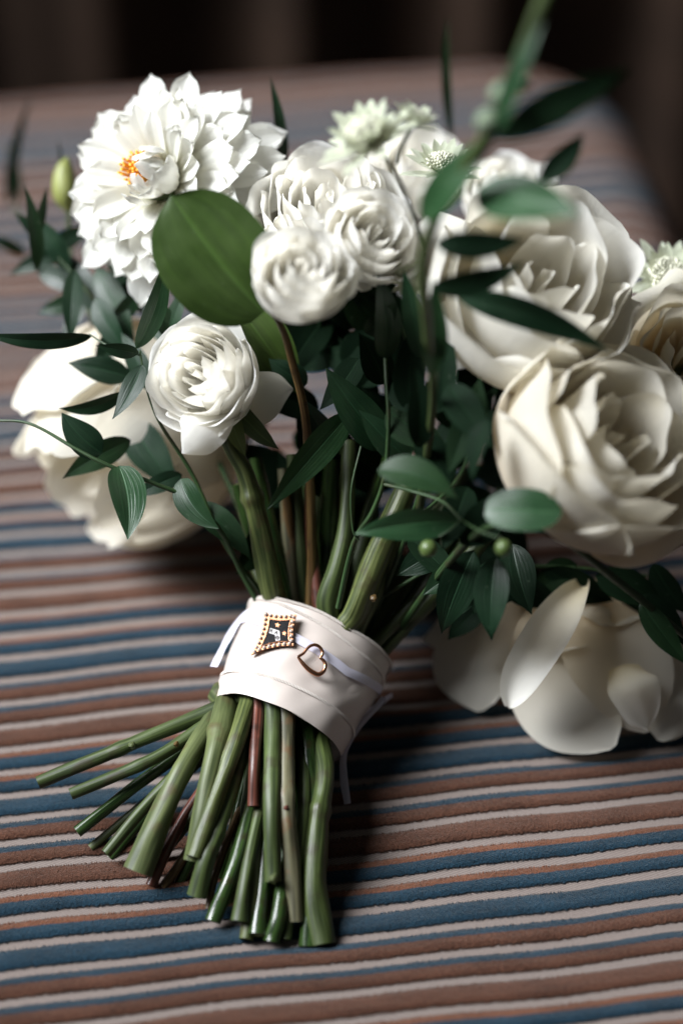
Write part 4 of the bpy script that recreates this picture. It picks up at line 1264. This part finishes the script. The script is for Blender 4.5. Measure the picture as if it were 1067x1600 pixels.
mid_ = []
mr_ = random.Random(17)
for (bx, by, tx, ty, w, D) in ((600, 560, 590, 430, 52, 82), (640, 640, 655, 500, 50, 82), (610, 600, 700, 640, 54, 82.5), (690, 640, 705, 520, 46, 81), (720, 700, 750, 590, 48, 80.5), (640, 720, 560, 640, 50, 84),
        (700, 760, 640, 660, 54, 82), (730, 760, 690, 860, 50, 81.5), (560, 560, 500, 640, 44, 85), (570, 520, 620, 470, 40, 82), (660, 560, 630, 420, 36, 81.5), (740, 640, 700, 740, 44, 80), (480, 600, 420, 560, 44, 86), (520, 700, 470, 620, 44, 87),
        (690, 860, 620, 900, 46, 85), (740, 900, 700, 970, 52, 85), (640, 840, 720, 920, 46, 85), (790, 880, 740, 960, 54, 84.5)):
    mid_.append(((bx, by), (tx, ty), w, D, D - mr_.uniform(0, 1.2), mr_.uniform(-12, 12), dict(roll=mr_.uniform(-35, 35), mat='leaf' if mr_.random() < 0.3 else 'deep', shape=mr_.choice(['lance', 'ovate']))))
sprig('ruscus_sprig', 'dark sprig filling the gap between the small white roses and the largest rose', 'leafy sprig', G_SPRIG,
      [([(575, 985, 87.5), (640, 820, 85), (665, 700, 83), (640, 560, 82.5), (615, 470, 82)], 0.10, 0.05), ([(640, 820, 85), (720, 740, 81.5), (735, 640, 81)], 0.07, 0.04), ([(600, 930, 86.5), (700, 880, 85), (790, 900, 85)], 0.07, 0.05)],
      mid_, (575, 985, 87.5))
low_ = []
for (bx, by, tx, ty, w, D) in ((780, 900, 880, 950, 60, 87), (850, 890, 960, 940, 60, 87.5), (930, 900, 1040, 945, 56, 87), (1000, 930, 1070, 1010, 44, 86), (820, 880, 760, 950, 56, 86.5), (720, 900, 640, 960, 50, 87.5), (900, 880, 830, 930, 54, 87.5), (1020, 880, 1075, 960, 50, 87), (960, 880, 1000, 960, 50, 87.8), (760, 940, 700, 1000, 46, 87)):
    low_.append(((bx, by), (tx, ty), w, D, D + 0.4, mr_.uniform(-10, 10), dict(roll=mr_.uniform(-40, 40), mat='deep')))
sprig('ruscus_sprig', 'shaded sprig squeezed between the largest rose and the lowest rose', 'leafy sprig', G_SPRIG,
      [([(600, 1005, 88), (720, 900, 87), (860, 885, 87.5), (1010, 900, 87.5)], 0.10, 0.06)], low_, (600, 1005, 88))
# filler leaves deep inside the head, coloured dark for the shade there
fr_ = random.Random(99)
inner = []
for k in range(70):
    x, y = fr_.uniform(330, 860), fr_.uniform(470, 930)
    if y > 780 and not (430 < x < 800): x = fr_.uniform(460, 760)
    a = fr_.uniform(0, 6.28); L_ = fr_.uniform(90, 150); D = fr_.uniform(87.5, 94)
    inner.append(((x, y), (x + L_ * cos(a), min(y + L_ * sin(a), 930)), fr_.uniform(50, 80), D, D + fr_.uniform(-2, 2), 8, dict(shape='ovate', roll=fr_.uniform(-50, 50))))
for k in range(12):
    x, y, a, L_ = fr_.uniform(470, 720), fr_.uniform(410, 600), fr_.uniform(0, 6.28), fr_.uniform(80, 120)
    inner.append(((x, y), (x + L_ * cos(a), y + L_ * sin(a)), fr_.uniform(55, 80), 87.2, 88.5, 8, dict(shape='ovate', roll=fr_.uniform(-30, 30))))
sprig('filler_foliage', 'mass of leaves coloured dark for the shade deep between the stems and the flowers', 'foliage', None,
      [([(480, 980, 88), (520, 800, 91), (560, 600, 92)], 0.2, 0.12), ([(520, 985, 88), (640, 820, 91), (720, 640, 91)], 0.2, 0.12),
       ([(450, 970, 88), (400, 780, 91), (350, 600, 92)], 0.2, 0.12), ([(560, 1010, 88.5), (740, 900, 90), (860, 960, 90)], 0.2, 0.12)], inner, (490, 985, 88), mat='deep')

# small spear leaves and bud behind
t = thing('flower_bud', 'closed yellow green flower bud left of the dahlia', 'bud', P(104, 400, 93))
c = P(101, 287, 92.5)
v_, f_, uv_, mi_ = tube([P(108, 330, 92.5), P(103, 310, 92.5), c, P(102, 262, 92.5), P(106, 246, 92.5)], [0.12, 0.42, 0.46, 0.33, 0.05], 20, 14, capmi=0)
mk('bud', v_, f_, M['budgreen'], t, uv=uv_)
v_, f_, uv_, mi_ = tube([P(108, 328, 92.5), P(112, 400, 92.5), P(150, 520, 91)], [0.1, 0.09, 0.1], 20, 8, capmi=0)
mk('stem', v_, f_, M['stem'], t, uv=uv_)
sprig('spear_leaf', 'single narrow leaf standing upright just right of the dahlia', 'leaf', None, [([(448, 290, 90), (441, 265, 90)], 0.08, 0.08)],
      [((443, 272), (421, 118), 20, 90, 89, 4, dict(roll=20))], (448, 290, 90))
sprig('spear_leaf', 'blurred thin blade standing at the back above the starry flowers', 'leaf', None, [([(702, 260, 95), (706, 212, 95)], 0.08, 0.08)],
      [((705, 218), (700, 24), 18, 95, 95, -26, dict(roll=30))], (702, 260, 95))


# ------------------------------------------------------------------ astrantia
def astrantia(label, c, D, axis, R, stem_pts, seed, tint='bract'):
    r = random.Random(seed)
    ax = cdir(*axis); cc = P(c[0], c[1], D); fr = frame_from(ax)
    t = thing('astrantia', label, 'star flower', cc, 'starry pale flower heads')
    n = 15
    for i in range(2 * n):
        a = 2 * pi * (i + 0.5 * (i >= n)) / n + r.uniform(-0.08, 0.08)
        d = fr[0] * cos(a) + fr[1] * sin(a)
        el = radians(r.uniform(0, 24) + (26 if i >= n else 0))
        dd = d * cos(el) + ax * sin(el)
        L_ = R * r.uniform(0.88, 1.08) * (0.85 if i >= n else 1)
        free_petal(t, [cc, cc + dd * L_ * 0.5, cc + dd * L_ * 0.85 + ax * 0.05, cc + dd * L_ + ax * 0.02], [0.06 * R, 0.125 * R, 0.085 * R, 0.005], ax - d * 0.5, M[tint], 0.25, i, 0.01, 5, 9, name='bract')
    s = MB()
    for i in range(90):
        q = sqrt((i + 0.5) / 90); a = i * 2.39996
        d = fr[0] * cos(a) + fr[1] * sin(a)
        top = cc + ax * R * (0.16 + 0.36 * (1 - 0.5 * q * q)) + d * q * R * 0.40
        v_, f_, uv_, mi_ = tube([cc + ax * 0.05, (cc + top) / 2 + d * 0.02, top], [0.018, 0.018, 0.02], 4, 4, capmi=0, rough=0)
        s.add(v_, f_, uv_, 0)
        v2, f2 = sphere(top, R * 0.040 * r.uniform(0.6, 1.4), 6, 4)
        s.add(v2, f2, None, 0)
    o = s.build('floret_cluster', M['floret'], t); o['kind'] = 'stuff'
    if stem_pts:
        v_, f_, uv_, mi_ = tube([cc] + [P(*p) for p in stem_pts], [0.07] * (len(stem_pts) + 1), 24, 8, capmi=0)
        mk('stem', v_, f_, M['stem'], t, uv=uv_)


astrantia('left starry flower head on a thin dark stalk at the top of the bouquet', (580, 228), 78.5, (-0.35, 0.60, 0.55), 1.85, [(605, 250, 78.5), (640, 320, 79), (665, 400, 80)], 1)
astrantia('smallest starry flower head beside the left one at the top', (645, 195), 79, (0.35, 0.8, 0.35), 1.0, [(625, 235, 79), (618, 256, 79)], 2)
astrantia('starry flower head with pinkish grey centre behind the tall sprig', (690, 272), 86, (0.05, 0.70, 0.6), 1.5, [(680, 330, 86), (690, 420, 87)], 3)
astrantia('dark centred starry flower head at the right edge', (1040, 440), 88, (0.0, 0.35, 0.85), 1.75, [(1010, 520, 89), (960, 620, 90)], 4)
astrantia('starry flower head hidden low between the small white roses and dark leaves', (645, 440), 82, (-0.1, 0.3, 0.9), 0.9, [(640, 520, 84)], 5)
